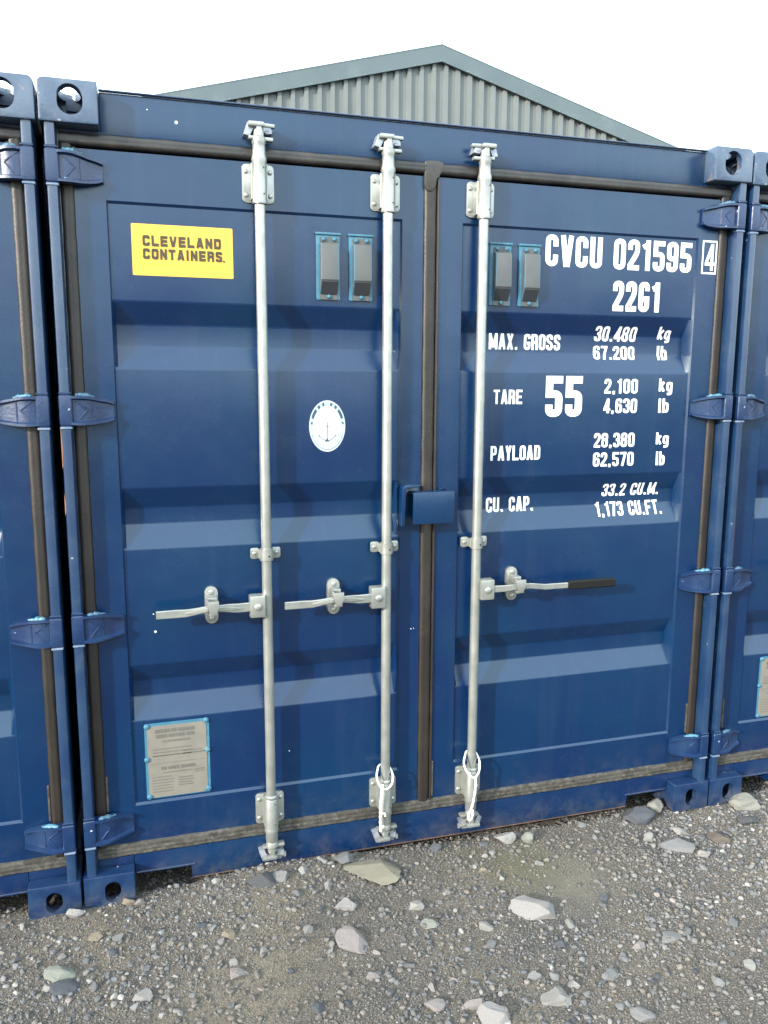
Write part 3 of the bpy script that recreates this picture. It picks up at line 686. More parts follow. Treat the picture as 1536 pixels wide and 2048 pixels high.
# ------------------------------------------------------------------ the container
def make_container():
    C = empty('shipping_container')
    for x0 in (0, 2.276):
        casting(C, x0, 2.473, True); casting(C, x0, 0, False)
    # front corner posts: outer strip with a rounded nose, return behind the gasket
    for s in (0, 1):
        f = (lambda x: x) if s == 0 else (lambda x: 2.438-x)
        mb = MB()
        P = [(f(.011), .100), (f(.011), .017), (f(.0135), .011), (f(.018), .0095), (f(.035), .0095), (f(.0395), .011), (f(.042), .017), (f(.042), .045), (f(.042), .064), (f(.090), .066), (f(.090), .100)]
        if s: P = P[::-1]
        A = [mb.bm.verts.new((x, y, .116)) for x, y in P]; B = [mb.bm.verts.new((x, y, 2.474)) for x, y in P]
        n = len(P)
        for i in range(n): mb._f([A[i], A[(i+1) % n], B[(i+1) % n], B[i]])
        mb.build('corner_post', M['post_paint'], C, smooth=24)
        # hinge lug collars welded on the post
        for zc in (2.355, 1.652, .965, .270):
            for zz in (zc+.052, zc-.052):
                mb = MB(); xs = sorted((f(.010), f(.045))); mb.box(xs[0], xs[1], .006, .030, zz-.0035, zz+.0035, bev=.0015, seg=1); mb.build('hinge_lug', M['worn'] if zz < zc else M['frame_paint'], C)
        xs = sorted((f(.046), f(.162))); mb = MB(); mb.box(xs[0], xs[1], .062, .12, 2.458, 2.4725); mb.build('corner_gusset', M['frame_paint'], C)
        mb = MB(); mb.box(xs[0], xs[1], .052, .12, .1185, .147, bev=.003); mb.build('corner_gusset', M['frame_paint'], C)
    mb = MB(); mb.box(.163, 2.275, .060, .140, 2.462, 2.582, bev=.004); mb.build('door_header', M['paint'], C)
    mb = MB(); mb.box(.163, 2.275, .050, .066, 2.5825, 2.5875, bev=.0015, seg=1); mb.build('header_lip', M['frame_paint'], C)
    # sill with stepped cut-outs beside the castings
    x0, x1, xa, xb, zb, zc, zt = .163, 2.275, .352, 2.084, .032, .082, .147
    mb = MB(); mb.prism([(x0, zc), (xa, zc), (xa, zb), (xb, zb), (xb, zc), (x1, zc), (x1, zt), (x0, zt)], .052, .130, bev=.003); mb.build('door_sill', M['frame_paint'], C)
    for q0, q1 in ((x0+.003, xa+.012), (xb-.012, x1-.003)):
        mb = MB(); mb.box(q0, q1, .047, .056, zc-.004, zc+.003, bev=.0015, seg=1); mb.build('sill_lip', M['frame_paint'], C)
    mb = MB(); mb.box(xa+.004, xb-.004, .051, .060, zb-.003, zb-.0005); mb.build('sill_edge', M['rust'], C)
    # body
    for s in (0, 1):
        mb = MB(); X = .030 if s == 0 else 2.408; d = .036 if s == 0 else -.036
        ys = []; y = .18
        while y < 5.9: ys += [(y, 0), (y+.072, 0), (y+.140, 1), (y+.210, 1)]; y += .278
        lo = [mb.bm.verts.new((X+d*k, y_, .15)) for y_, k in ys]; hi = [mb.bm.verts.new((X+d*k, y_, 2.53)) for y_, k in ys]
        for i in range(len(ys)-1): mb._f([lo[i], lo[i+1], hi[i+1], hi[i]])
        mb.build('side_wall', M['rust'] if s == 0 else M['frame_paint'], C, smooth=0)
        mb = MB(); X0, X1 = (.006, .066) if s == 0 else (2.372, 2.432)
        mb.box(X0, X1, .18, 5.88, 2.53, 2.585, bev=.003); mb.box(X0, X1, .18, 5.88, .0125, .15, bev=.003); mb.build('side_rail', M['frame_paint'], C)
        for x0 in ((0,) if s == 0 else (2.276,)):
            for z0 in (0, 2.473):
                mb = MB(); mb.box(x0, x0+.162, 5.88, 6.058, z0, z0+.118, bev=.01); mb.build('corner_casting', M['casting_paint'], C)
    mb = MB(); mb.box(.067, 2.371, .141, 5.99, 2.545, 2.578); mb.build('roof', M['frame_paint'], C)
    mb = MB(); mb.box(.067, 2.371, 5.95, 5.99, .12, 2.544); mb.build('rear_wall', M['frame_paint'], C)
    mb = MB(); mb.box(.067, 2.371, .131, 5.94, .13, .17); mb.build('floor_frame', M['rust'], C)

    DL = door_panel('door', .083, .171, 1.106, 1.180, C); DR = door_panel('door', 1.2355, 1.322, 2.269, 2.356, C)
    gaskets(DL, 'L'); gaskets(DR, 'R')
    for zc in (2.355, 1.652, .965, .270): hinge(DL, 'L', zc); hinge(DR, 'R', zc)
    for D, x, mir in ((DL, .627, 1), (DL, 1.044, 1), (DR, 1.382, -1)):
        rod(D, x); bracket(D, x, 2.297, 2.412, True); bracket(D, x, .193, .306, False); clip(D, x)
        rod_cam(D, x, True, mir); rod_cam(D, x, False, mir)
        keeper(C, x, True, mir); keeper(C, x, False, mir)
    handle(DL, .627, -1); handle(DL, 1.044, -1); handle(DR, 1.382, 1, grip=True)
    for x in (.853, .963): ventilator(DL, x)
    for x in (1.467, 1.577): ventilator(DR, x)
    # lock box over the seam
    mb = MB(); mb.box(1.133, 1.286, -.004, .004, 1.254, 1.366, bev=.003); mb.box(1.133, 1.286, .0042, .058, 1.359, 1.366, bev=.002)
    mb.box(1.279, 1.286, .0042, .058, 1.254, 1.3585, bev=.001); mb.box(1.24, 1.2785, .0042, .058, 1.254, 1.26)
    mb.tube([(1.245, .05, 1.369), (1.26, .045, 1.371), (1.272, .05, 1.369)], .004, 6)
    mb.build('lock_box', M['paint'], DR)
    mb = MB()
    P = [(1.092, 1.250), (1.104, 1.250), (1.104, 1.374), (1.110, 1.384), (1.160, 1.384), (1.160, 1.392), (1.106, 1.393), (1.096, 1.386), (1.092, 1.376)]
    mb.prism(P, -.002, .058, bev=.002); mb.prism(rrect(1.094, 1.172, 1.226, 1.385, .01), .052, .0592, bev=.002)
    mb.build('lock_box_bracket', M['paint'], DL)
    return C, DL, DR
C0, DL, DR = make_container()
tag(C0, 'blue container in the middle with yellow sticker and white weight lettering on its doors', 'shipping container', 'blue shipping containers standing side by side')
C0['label'] = 'blue container in the middle with yellow sticker and white weight lettering on its doors'
plate0 = safety_plate(DL)

# neighbours: copies of the container and all its parts
def copy_tree(o, parent=None):
    n = o.copy(); col.objects.link(n); n.parent = parent
    for ch in list(o.children): copy_tree(ch, n)
    return n
CL = copy_tree(C0); CL.location = (-2.446, -.006, -.002)
CL['label'] = 'blue container cut off by the left edge of the photo, left of the lettered one'
CR = copy_tree(C0); CR.location = (2.4475, .004, -.003)
CR['label'] = 'blue container cut off by the right edge of the photo, right of the lettered one'
for ob in CR.children_recursive:
    if ob.name.startswith('safety_plate'): ob.location.x = .052

# ------------------------------------------------------------------ lettering and stickers of the middle container
frame_y = lambda z: YF
def words(text, x0, x1, z0, z1, label, yf=ysurf, **k):
    mb = MB(); text_mesh(mb, text, x0, x1, z0, z1, yf, cuts=CUTS, **k)
    o = mb.build('lettering', M['white'], DR, smooth=0); o['label'] = label; return o
words('CVCU 021595', 1.640, 2.246, 2.152, 2.260, 'large white painted code CVCU 021595', weight=.165, r=.17, wl=.42)
words('22G1', 1.918, 2.118, 2.004, 2.112, 'white painted size code 22G1', weight=.18, wl=.42)
words('MAX. GROSS', 1.446, 1.730, 1.860, 1.916, 'white words MAX. GROSS', weight=.160, wl=.44)
words('30.480', 1.869, 2.045, 1.896, 1.950, 'white figure 30.480', weight=.160, wl=.44)
words('67.200', 1.867, 2.043, 1.829, 1.879, 'white figure 67.200', weight=.160, wl=.44)
words('kg', 2.139, 2.194, 1.908, 1.953, 'white kg beside 30.480', weight=.19, wl=.5)
words('lb', 2.139, 2.186, 1.830, 1.883, 'white lb beside 67.200', weight=.19, wl=.5)
words('TARE', 1.454, 1.567, 1.666, 1.717, 'white word TARE', weight=.160, wl=.44)
words('55', 1.660, 1.810, 1.619, 1.767, 'large white number 55', weight=.18, wl=.42)
words('2,100', 1.901, 2.044, 1.704, 1.758, 'white figure 2,100', weight=.160, wl=.44)
words('4,630', 1.901, 2.045, 1.631, 1.685, 'white figure 4,630', weight=.160, wl=.44)
words('kg', 2.136, 2.196, 1.712, 1.760, 'white kg beside 2,100', weight=.19, wl=.5)
words('lb', 2.136, 2.184, 1.631, 1.685, 'white lb beside 4,630', weight=.19, wl=.5)
words('PAYLOAD', 1.448, 1.646, 1.463, 1.516, 'white word PAYLOAD', weight=.160, wl=.44)
words('28,380', 1.867, 2.042, 1.503, 1.557, 'white figure 28,380', weight=.160, wl=.44)
words('62,570', 1.867, 2.042, 1.431, 1.484, 'white figure 62,570', weight=.160, wl=.44)
words('kg', 2.136, 2.193, 1.511, 1.556, 'white kg beside 28,380', weight=.19, wl=.5)
words('lb', 2.138, 2.180, 1.430, 1.483, 'white lb beside 62,570', weight=.19, wl=.5)
words('CU. CAP.', 1.450, 1.642, 1.269, 1.323, 'white words CU. CAP.', weight=.160, wl=.44)
words('33.2 CU.M.', 1.931, 2.184, 1.312, 1.361, 'white words 33.2 CU.M.', weight=.160, wl=.44)
words('1,173 CU.FT.', 1.902, 2.196, 1.236, 1.290, 'white words 1,173 CU.FT.', weight=.160, wl=.44)
mb = MB()   # boxed check digit 4
for (xa, xb, za, zb) in ((2.287, 2.2935, 2.150, 2.272), (2.3460, 2.3525, 2.150, 2.272), (2.2936, 2.3459, 2.150, 2.1565), (2.2936, 2.3459, 2.2655, 2.272)):
    v = [mb.bm.verts.new(q) for q in ((xa, YF-.0010, za), (xb, YF-.0010, za), (xb, YF-.0010, zb), (xa, YF-.0010, zb))]; mb._f(v)
text_mesh(mb, '4', 2.3005, 2.3415, 2.163, 2.260, frame_y, weight=.125, wl=.42)
o = mb.build('lettering', M['white'], DR, smooth=0); o['label'] = 'white figure 4 inside a white frame'

mb = MB(); mb.prism(rrect(.239, .545, 2.064, 2.217, .003, 2), .0655, .0664, 0)   # yellow sticker
yk = lambda z: .0655
text_mesh(mb, 'CLEVELAND', .271, .508, 2.152, 2.184, yk, weight=.275, r=.1, wl=.84, gap=.20, mi=1)
text_mesh(mb, 'CONTAINERS', .271, .511, 2.113, 2.145, yk, weight=.275, r=.1, wl=.84, gap=.20, mi=1)
text_mesh(mb, '.', .512, .520, 2.113, 2.145, yk, weight=.16, mi=1)
rnd = random.Random(5); X = .283
while X < .515:
    L = rnd.uniform(.004, .014)
    if not (.385 < X < .40 or .415 < X < .445):
        v = [mb.bm.verts.new(q) for q in ((X, .0645, 2.098), (X+L, .0645, 2.098), (X+L, .0645, 2.1005), (X, .0645, 2.1005))]; mb._f(v, 2)
    X += L+.003
o = mb.build('sticker', [M['yellow'], M['ink'], M['inkfaint']], DL, smooth=0); o['label'] = 'yellow sticker reading CLEVELAND CONTAINERS'

def emblem():
    cx, cz, rx, rz = .847, 1.594, .0625, .0865
    mb = MB(); Y = YP
    def ring(k0, k1, dy, mi, t0=0, t1=360, n=64):
        m_ = max(2, int(n*(t1-t0)/360))
        A = []; B = []
        for i in range(m_+1):
            t = R_(t0+(t1-t0)*i/m_)
            A.append(mb.bm.verts.new((cx+rx*k0*math.cos(t), Y-dy, cz+rz*k0*math.sin(t)))); B.append(mb.bm.verts.new((cx+rx*k1*math.cos(t), Y-dy, cz+rz*k1*math.sin(t))))
        for i in range(m_): mb._f([A[i], A[i+1], B[i+1], B[i]], mi)
    ring(.0001, 1.0, .0008, 1); ring(.95, .99, .0011, 0) ; ring(.0001, .78, .0012, 0)
    for t0, t1 in ((20, 46), (54, 62), (72, 79), (101, 108), (118, 126), (134, 160)): ring(.80, .93, .0014, 2, t0, t1)
    for t0, t1 in ((5, 11), (169, 175)): ring(.82, .91, .0014, 2, t0, t1)
    ring(.70, .715, .0015, 3, 205, 335)
    for k in range(15):
        t0 = 212+k*8; ring(.83, .90, .0014, 0, t0, t0+5)
    ring(.905, .925, .0014, 3, 200, 340)
    # small anchor in the middle
    def bar(xa, xb, za, zb): 
        v = [mb.bm.verts.new(q) for q in ((cx+xa, Y-.0017, cz+za), (cx+xb, Y-.0017, cz+za), (cx+xb, Y-.0017, cz+zb), (cx+xa, Y-.0017, cz+zb))]; mb._f(v, 3)
    bar(-.0010, .0010, -.048, .014); bar(-.005, .005, -.003, -.0005)
    A = [(cx-.028+.056*i/10, cz-.048+.018*(2*abs(i/10-.5))**2) for i in range(11)]
    for (xa, za), (xb, zb) in zip(A, A[1:]):
        v = [mb.bm.verts.new(q) for q in ((xa, Y-.0018, za-.0022), (xb, Y-.0018, zb-.0022), (xb, Y-.0018, zb+.0008), (xa, Y-.0018, za+.0008))]; mb._f(v, 3)
    v = [mb.bm.verts.new(q) for q in ((cx-.009, Y-.0019, cz-.052), (cx+.006, Y-.0019, cz-.052), (cx-.001, Y-.0019, cz-.040))]; mb._f(v, 2)
    for sx in (-1, 1):
        v = [mb.bm.verts.new(q) for q in ((cx+sx*.030, Y-.0019, cz-.026), (cx+sx*.024, Y-.0019, cz-.034), (cx+sx*.031, Y-.0019, cz-.036))]; mb._f(v, 3)
    o = mb.build('emblem', [M['emblem_white'], M['emblem_pale'], M['emblem_blue'], M['emblem_grey']], DL, smooth=0); o['label'] = 'white oval certification emblem with a small anchor'
emblem()
for za, zb in ((1.475, 1.60), (1.33, 1.40)):
    mb = MB(); mb.prism([(.0098, za), (.0120, za+.01), (.0128, (za+zb)/2), (.0115, zb-.01), (.0098, zb)], .0125, .030); mb.build('rust_patch', M['rustlight'], C0, smooth=0)
specks(C0, [(.384, 2.516, .005), (.30, 2.545, .002), (1.45, .125, .006), (1.445, .118, .004), (1.18, .11, .003), (.80, .10, .003)], .0598)
specks(DL, [(.262, .925, .004), (.258, .985, .002), (.7, .45, .002), (1.15, .86, .002), (1.16, .862, .0015)], .0598)

# ------------------------------------------------------------------ white cords on the two right-hand rods
def cord(loop, strand, tail, label):
    mb = MB()
    mb.tube(fillet(loop, .008, n=3), .0036, 8)
    n = 26; path = fillet(strand, .01, n=3)
    mb.tube(path, [.0042+.0010*math.sin(i*2.1) for i in range(len(path))], 8)
    if tail: mb.tube(fillet(tail, .006, n=3), .0036, 8)
    o = mb.build('cord_loop', M['cord']); tag(o, label, 'cord', 'white cords looped round the lock rods')
    return o
cord([(1.044,.050,.362),(1.022,.034,.362),(1.006,.004,.345),(1.004,-.010,.335),(1.010,-.012,.316),(1.020,-.012,.297),(1.034,-.012,.291),(1.049,-.012,.294),(1.062,-.010,.311),(1.068,.002,.335),(1.064,.03,.352),(1.044,.050,.362)],
     [(1.021,-.013,.295),(1.020,-.014,.272),(1.018,-.013,.250),(1.018,-.011,.214),(1.016,-.011,.174),(1.017,-.012,.150),(1.019,-.008,.128)],
     [(1.018,-.014,.198),(1.026,-.016,.203),(1.034,-.014,.198),(1.034,-.013,.188)], 'white cord looped round the middle lock rod at its lower bracket')
cord([(1.395,.045,.372),(1.366,.036,.372),(1.344,.002,.358),(1.339,-.008,.346),(1.345,-.012,.324),(1.361,-.013,.300),(1.381,-.014,.285),(1.396,-.012,.299),(1.405,-.006,.318),(1.412,.015,.340),(1.408,.035,.358),(1.395,.045,.372)],
     [(1.385,-.015,.288),(1.386,-.014,.242),(1.380,-.012,.197),(1.374,-.013,.170),(1.362,-.012,.146),(1.359,-.013,.126),(1.368,-.014,.118),(1.376,-.013,.132),(1.377,-.013,.160)],
     None, 'white cord looped round the lock rod nearest the weight lettering')

# ------------------------------------------------------------------ stones
def rock_mesh(seed, n=2, planes=9, flat=1.0):
    rd = random.Random(seed); bm = bmesh.new(); bmesh.ops.create_icosphere(bm, subdivisions=n, radius=1)
    pl = []
    for _ in range(planes):
        d = Vector((rd.gauss(0,1), rd.gauss(0,1), rd.gauss(0,1))).normalized(); pl.append((d, rd.uniform(.38, .80)))
    for v in bm.verts:
        for d, h in pl:
            k = v.co.dot(d)
            if k > h: v.co -= d*(k-h)
        q_ = v.co*2.3+Vector((seed*1.7, seed*.3, 0)); v.co *= 1+.10*(mnoise.noise(q_)+.5*mnoise.noise(q_*2.3)+.3*mnoise.noise(q_*5))
    me = bpy.data.meshes.new('stone'); bm.to_mesh(me); bm.free()
    co = np.empty(len(me.vertices)*3); me.vertices.foreach_get('co', co); co = co.reshape(-1, 3)
    co -= (co.max(0)+co.min(0))/2; co /= np.abs(co).max(0)      # normalise to a 2x2x2 box
    me.vertices.foreach_set('co', co.ravel())
    me.polygons.foreach_set('use_smooth', [True]*len(me.polygons)); me.set_sharp_from_angle(angle=R_(24))
    return me
HERO = [
(0.582,-0.040,0.118,0.075,'dark','dark grey angular rock lying against the sill below the first lock rod'),
(0.640,-0.045,0.061,0.044,'lgrey','light grey block of stone just right of the dark rock by the sill'),
(0.968,-0.070,0.225,0.050,'beige','large flat yellowish stone half buried below the middle lock rod'),
(0.880,0.000,0.075,0.045,'grey','grey slab of stone leaning on the sill left of the yellowish stone'),
(1.514,-0.005,0.083,0.062,'white','pale pointed stone against the sill right of the third lock rod'),
(1.601,-0.030,0.050,0.052,'green','greenish grey stone next to the pale pointed stone by the sill'),
(2.112,0.000,0.135,0.066,'slate','dark slate stone lying in the right cut-out of the sill'),
(2.207,0.030,0.085,0.088,'cream','cream upright stone beside the dark slate in the sill cut-out'),
(2.214,-0.132,0.070,0.036,'white','white stone behind the long grey slab near the right casting'),
(2.130,-0.215,0.140,0.040,'lgrey','long flat grey slab lying in front of the cream upright stone'),
(2.063,-0.140,0.046,0.055,'pale','pale upright stone between the slab and the dark slate'),
(2.192,-0.300,0.050,0.042,'white','white pointed stone in front of the long grey slab'),
(2.526,-0.134,0.084,0.050,'dark','dark grey stone in front of the right container foot'),
(2.320,-0.218,0.082,0.048,'brown','brown rounded stone in front of the gap between the right containers'),
(1.425,-0.413,0.156,0.062,'white','largest white stone, flat with a pointed left end, in the open gravel'),
(1.188,-0.241,0.038,0.032,'white','small round white stone alone below the third lock rod'),
(1.062,-0.283,0.056,0.038,'pale','pale faceted stone left of the small round white stone'),
(1.250,-0.436,0.050,0.040,'pale','pale wedge stone left of the largest white stone'),
(0.830,-0.234,0.080,0.038,'white','long white stone below the yellowish stone'),
(0.814,-0.396,0.125,0.040,'pink','mottled pinkish grey slab lying aslant in the gravel'),
(-0.051,-0.298,0.100,0.045,'green','pale greenish stone at the left with a slate piece in front'),
(-0.039,-0.359,0.090,0.030,'slate','bluish slate piece directly in front of the pale greenish stone'),
(0.455,-0.446,0.062,0.038,'pink','pinkish stone near the bottom left of centre'),
(0.189,-0.449,0.055,0.034,'white','white sliver of stone near the bottom left'),
(1.109,-0.810,0.095,0.070,'white','big rounded white stone at the bottom edge'),
(1.314,-0.785,0.088,0.045,'pale','pale blocky stone to the right of the rounded white one'),
(1.078,-0.736,0.072,0.045,'pink','pinkish stone behind the big rounded white stone'),
(-0.025,-0.030,0.062,0.044,'white','white lump of stone at the foot of the gap between the left castings'),
(0.140,-0.008,0.043,0.040,'tan','round tan stone in front of the lower left casting'),
(0.174,-0.020,0.035,0.028,'pink','small pinkish stone right of the round tan stone'),
(0.443,-0.268,0.052,0.034,'tan','tan wedge stone in the gravel right of the left casting'),
(0.040,-0.158,0.048,0.028,'tan','tan flat stone in front of the left casting'),
(1.852,-0.647,0.046,0.036,'grey','grey stone standing proud at the right of the open gravel'),
(1.668,-0.663,0.044,0.032,'pink','pinkish rounded stone beside a grey sliver'),
(1.594,-0.687,0.030,0.034,'grey','grey sliver left of the pinkish rounded stone'),
(1.079,-0.377,0.062,0.022,'green','flat olive stone below the pale faceted stone'),
(1.402,-0.079,0.028,0.024,'white','left one of two tiny white stones near the third lock rod'),
(1.434,-0.074,0.029,0.026,'white','right one of two tiny white stones near the third lock rod'),
(1.298,-0.686,0.046,0.038,'lgrey','light grey cube shaped stone in the lower middle'),
(2.603,-0.020,0.130,0.070,'cream','cream concrete lump beside the right container foot'),
(1.439,-0.586,0.048,0.030,'slate','slate wedge below the largest white stone'),
(1.573,-0.177,0.036,0.022,'pale','pale chip in the mossy patch'),
(1.389,-0.754,0.038,0.028,'white','white chip right of the light grey cube stone'),
(0.836,-0.548,0.044,0.030,'pink','pinkish chip below the mottled slab'),
(1.515,-0.745,0.072,0.032,'lgrey','oblong light grey stone in the lower right gravel'),
(1.944,-0.827,0.042,0.036,'pale','pale stone at the lower right edge'),
(1.793,-0.647,0.080,0.020,'lgrey','thin grey shard lying flat in front of the proud grey stone'),
(0.974,-0.711,0.062,0.034,'pink','pinkish grey stone left of the big rounded white one'),
(0.657,-0.644,0.060,0.026,'slate','slate shard at the bottom left of centre'),
(1.511,-0.915,0.070,0.036,'lgrey','light grey stone at the bottom right corner area'),
(1.240,0.005,0.045,0.034,'slate','slate stone against the sill below the lock box'),
(0.368,-0.192,0.046,0.030,'slate','slate stone near the tan wedge stone'),
]
GRP = 'larger stones lying in the gravel'
for i, (x, y, wd, ht, kd, lab) in enumerate(HERO):
    me = rock_mesh(300+i, 4, 12); me.materials.append(M['stone_'+kd])
    o = bpy.data.objects.new('stone', me); col.objects.link(o)
    rd = random.Random(i*3+1); d = wd*rd.uniform(.6, .85)
    if kd == 'cream' and ht > .1: d = .07
    o.scale = (wd/2, d/2, ht/2*.92)
    o.rotation_euler = (rd.uniform(-.15, .15), rd.uniform(-.15, .15), -.29+rd.uniform(-.35, .35))
    if 'aslant' in lab: o.rotation_euler = (.1, .1, -.95)
    if 'slab lying' in lab and kd == 'lgrey': o.rotation_euler = (.05, .0, -.75)
    o.location = (x, y, float(gh(x, y))+ht/2*(.16 if y < -.03 else .45))
    tag(o, lab, 'stone', GRP)

# smaller countable pebbles sharing a few meshes
protos = []
for k, kd in enumerate(('grey', 'lgrey', 'pale', 'white', 'slate', 'tan', 'pink')):
    for j in range(2):
        me = rock_mesh(500+k*7+j, 3, 10); me.materials.append(M['stone_'+kd]); protos.append((kd, me))
LAND = [(0.582,-0.040,'the dark rock at the sill'),(0.968,-0.070,'the yellowish flat stone'),(1.514,-0.005,'the pale pointed stone at the sill'),(2.112,0.012,'the dark slate in the cut-out'),
 (2.130,-0.215,'the long grey slab'),(2.192,-0.300,'the white pointed stone'),(2.526,-0.134,'the right container foot'),(2.320,-0.218,'the brown rounded stone'),(1.425,-0.413,'the largest white stone'),
 (1.188,-0.241,'the small round white stone'),(1.062,-0.283,'the pale faceted stone'),(0.830,-0.234,'the long white stone'),(0.814,-0.396,'the mottled slab'),(-0.051,-0.298,'the greenish stone at the left'),
 (0.455,-0.446,'the pinkish bottom left stone'),(0.189,-0.449,'the white sliver at bottom left'),(1.109,-0.810,'the rounded white bottom stone'),(1.314,-0.785,'the pale blocky stone'),
 (-0.025,-0.030,'the white lump between the castings'),(0.140,-0.008,'the round tan stone'),(0.443,-0.268,'the tan wedge stone'),(1.852,-0.647,'the proud grey stone'),(1.668,-0.663,'the pinkish rounded stone'),
 (1.298,-0.686,'the light grey cube stone'),(1.439,-0.586,'the slate wedge'),(1.573,-0.177,'the pale chip on the moss'),(1.079,-0.377,'the flat olive stone'),(0.836,-0.548,'the pinkish chip below the slab'),
 (1.515,-0.745,'the oblong light grey stone'),(1.944,-0.827,'the pale stone at lower right'),(0.657,-0.644,'the slate shard at the bottom'),(0.040,-0.158,'the tan flat stone')]
CN = {'grey': 'grey', 'lgrey': 'light grey', 'pale': 'cream', 'white': 'white', 'slate': 'dark slate', 'tan': 'tan', 'pink': 'pinkish'}
used = set()
def pebble_label(kd, x, y, s):
    size = 'tiny' if s < .0105 else ('small' if s < .0145 else 'medium')
    for lx, ly, nm in sorted(LAND, key=lambda q: (q[0]-x)**2+(q[1]-y)**2)[:7]:
        dx, dy = x-lx, y-ly; u = dx*.958+dy*(-.285); v = dx*.285+dy*.958     # camera right, camera forward
        dr = ('right of' if u > 0 else 'left of') if abs(u) > abs(v) else ('behind' if v > 0 else 'in front of')
        dist = math.hypot(dx, dy); far = 'close ' if dist < .12 else ('well ' if dist > .3 else '')
        for f_ in (far,):
            t = size+' '+CN[kd]+' pebble '+f_+dr+' '+nm
            if t not in used: used.add(t); return t
    return size+' '+CN[kd]+' pebble loose in the gravel'
proto_obj = {}
wts = [6, 6, 3.5, 1.6, 4, .8, 1.2]
def visible_xy(rd):
    while True:
        x = rd.uniform(-.3, 2.8); y = rd.uniform(-1.15, .045)
        if x < .17 and y > -.02: continue
        if x > 2.26 and y > -.02: continue
        if y < -.40 - .32*(x+.2) : continue
        return x, y
rd = random.Random(77)
for i in range(215):
    kd, me = protos[2*rd.choices(range(7), wts)[0] + rd.randint(0, 1)]
    if me.name not in proto_obj:
        o = bpy.data.objects.new('pebble', me); proto_obj[me.name] = o
    else: o = proto_obj[me.name].copy()
    col.objects.link(o); x, y = visible_xy(rd); s = rd.choice((.008, .010, .012, .012, .015, .018))*rd.uniform(.85, 1.15)
    o.scale = (s, s*rd.uniform(.6, .95), s*rd.uniform(.45, .75)); o.rotation_euler = (rd.uniform(-.4, .4), rd.uniform(-.4, .4), rd.uniform(0, 6.28))
    o.location = (x, y, float(gh(x, y))+s*.12)
    tag(o, pebble_label(kd, x, y, s), 'pebble', 'pebbles loose in the gravel')

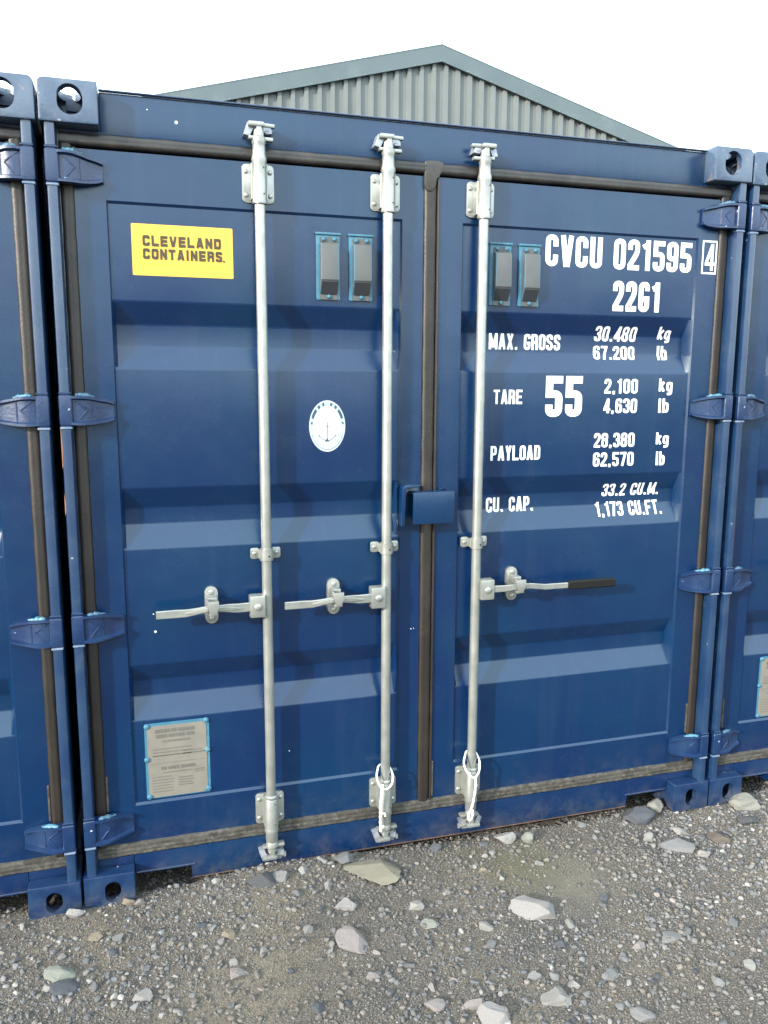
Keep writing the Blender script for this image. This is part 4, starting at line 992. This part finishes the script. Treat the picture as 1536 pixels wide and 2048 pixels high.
# uncountable gravel: one joined mesh with a colour per stone
def gravel():
    def base(n, seed):
        me = rock_mesh(seed, n, 6); co = np.empty(len(me.vertices)*3); me.vertices.foreach_get('co', co)
        f = np.empty(len(me.polygons)*3, int); me.polygons.foreach_get('vertices', f); bpy.data.meshes.remove(me)
        return co.reshape(-1, 3), f.reshape(-1, 3)
    b1 = [base(1, 900+i) for i in range(6)]; b2 = [base(2, 950+i) for i in range(6)]
    pal = .71*np.array([(.125,.127,.135),(.16,.16,.165),(.20,.195,.19),(.18,.155,.13),(.25,.24,.23),(.11,.115,.13),(.23,.20,.165),(.34,.32,.30),(.50,.48,.45),(.30,.25,.23),(.14,.128,.11)])
    pw = np.array([17,17,15,9,9,13,6,3,.7,2.5,9.]); pw /= pw.sum()
    VV = []; FF = []; CC = []; off = 0
    def scatter(n, smin, smax, bases, x0=-1.3, x1=3.9, y0=-1.55, y1=.40, power=2.2):
        nonlocal off
        x = rng.uniform(x0, x1, n); y = rng.uniform(y0, y1, n)
        bare = np.exp(-((x-1.62)**2+(y+.32)**2)/.035)*.75+np.exp(-((x-.45)**2+(y+.52)**2)/.03)*.5; keep = rng.random(n) < (.30+1.0*vnoise(x, y, 2.7))*(1-bare); x = x[keep]; y = y[keep]; n = len(x)
        s = smin+(smax-smin)*rng.random(n)**power
        z = gh(x, y)
        a0 = rng.uniform(0, 6.283, n); sh = rng.uniform(.45, .9, n); ay = rng.uniform(.45, 1, n)
        tx = rng.normal(0, .6, n)
        patch = vnoise(x, y, 1.7)
        cidx = rng.choice(len(pal), n, p=pw); cc = pal[cidx]*rng.uniform(.70, 1.25, (n, 1))
        brown = np.clip((patch-.5)*1.6, 0, .5)[:, None]; cc = cc*(1-brown)+np.array([.112,.096,.077])*brown*rng.uniform(.8,1.2,(n,1))
        cc = cc*(.74+.5*vnoise(x+9, y+4, 1.3))[:, None]; cc = cc*.74 + np.array([.080,.076,.069])*.26
        which = rng.integers(0, len(bases), n)
        for k, (bv, bf) in enumerate(bases):
            m_ = np.where(which == k)[0]
            if not len(m_): continue
            P = bv[None]*np.stack([s[m_]/2, s[m_]/2*ay[m_], s[m_]/2*sh[m_]], -1)[:, None, :]
            ca, sa = np.cos(tx[m_])[:, None], np.sin(tx[m_])[:, None]
            Y2 = P[..., 1]*ca-P[..., 2]*sa; Z2 = P[..., 1]*sa+P[..., 2]*ca
            ca, sa = np.cos(a0[m_])[:, None], np.sin(a0[m_])[:, None]
            X3 = P[..., 0]*ca-Y2*sa; Y3 = P[..., 0]*sa+Y2*ca
            Q = np.stack([X3+x[m_][:, None], Y3+y[m_][:, None], Z2+(z[m_]+s[m_]*.10)[:, None]], -1)
            nv = bv.shape[0]
            VV.append(Q.reshape(-1, 3)); F = bf[None]+(np.arange(len(m_))*nv)[:, None, None]+off; FF.append(F.reshape(-1, 3)); off += len(m_)*nv
            CC.append(np.repeat(cc[m_], nv, 0))
    bx = dict(x0=-.75, x1=3.3, y0=-1.35, y1=.30)
    scatter(15000, .008, .023, b2[:6], power=2.0, **bx)
    scatter(120000, .0028, .008, b1, power=1.5, **bx)
    scatter(5000, .008, .018, b1, x0=-1.6, x1=4.2, y0=-2.6, y1=-1.3)
    V = np.concatenate(VV); F = np.concatenate(FF); Cc = np.concatenate(CC)
    # nothing inside the corner castings
    me = bpy.data.meshes.new('gravel')
    me.vertices.add(len(V)); me.vertices.foreach_set('co', V.ravel())
    me.loops.add(F.size); me.loops.foreach_set('vertex_index', F.ravel().astype(np.int32))
    me.polygons.add(len(F)); me.polygons.foreach_set('loop_start', np.arange(0, F.size, 3, dtype=np.int32))
    me.update(calc_edges=True)
    at = me.color_attributes.new('stone_colour', 'FLOAT_COLOR', 'POINT'); at.data.foreach_set('color', np.concatenate([Cc, np.ones((len(Cc), 1))], 1).ravel())
    G = bpy.data.materials.new('gravel_stones'); G.use_nodes = True; t = G.node_tree; p = t.nodes['Principled BSDF']
    ca = t.nodes.new('ShaderNodeVertexColor'); ca.layer_name = 'stone_colour'
    nz = t.nodes.new('ShaderNodeTexNoise'); nz.inputs['Scale'].default_value = 330; nz.inputs['Detail'].default_value = 4
    tc = t.nodes.new('ShaderNodeTexCoord'); t.links.new(tc.outputs['Object'], nz.inputs['Vector'])
    mr = t.nodes.new('ShaderNodeMapRange'); mr.inputs['From Min'].default_value = .3; mr.inputs['From Max'].default_value = .7; mr.inputs['To Min'].default_value = .72; mr.inputs['To Max'].default_value = 1.25
    t.links.new(nz.outputs['Fac'], mr.inputs['Value'])
    mx = t.nodes.new('ShaderNodeVectorMath'); mx.operation = 'SCALE'; t.links.new(ca.outputs['Color'], mx.inputs[0]); t.links.new(mr.outputs[0], mx.inputs['Scale'])
    t.links.new(mx.outputs[0], p.inputs['Base Color']); p.inputs['Roughness'].default_value = .85; p.inputs['Specular IOR Level'].default_value = .3
    me.materials.append(G)
    o = bpy.data.objects.new('gravel', me); col.objects.link(o); tag(o, 'loose mixed grey and brown gravel covering the yard', 'gravel', kind='stuff')
gravel()
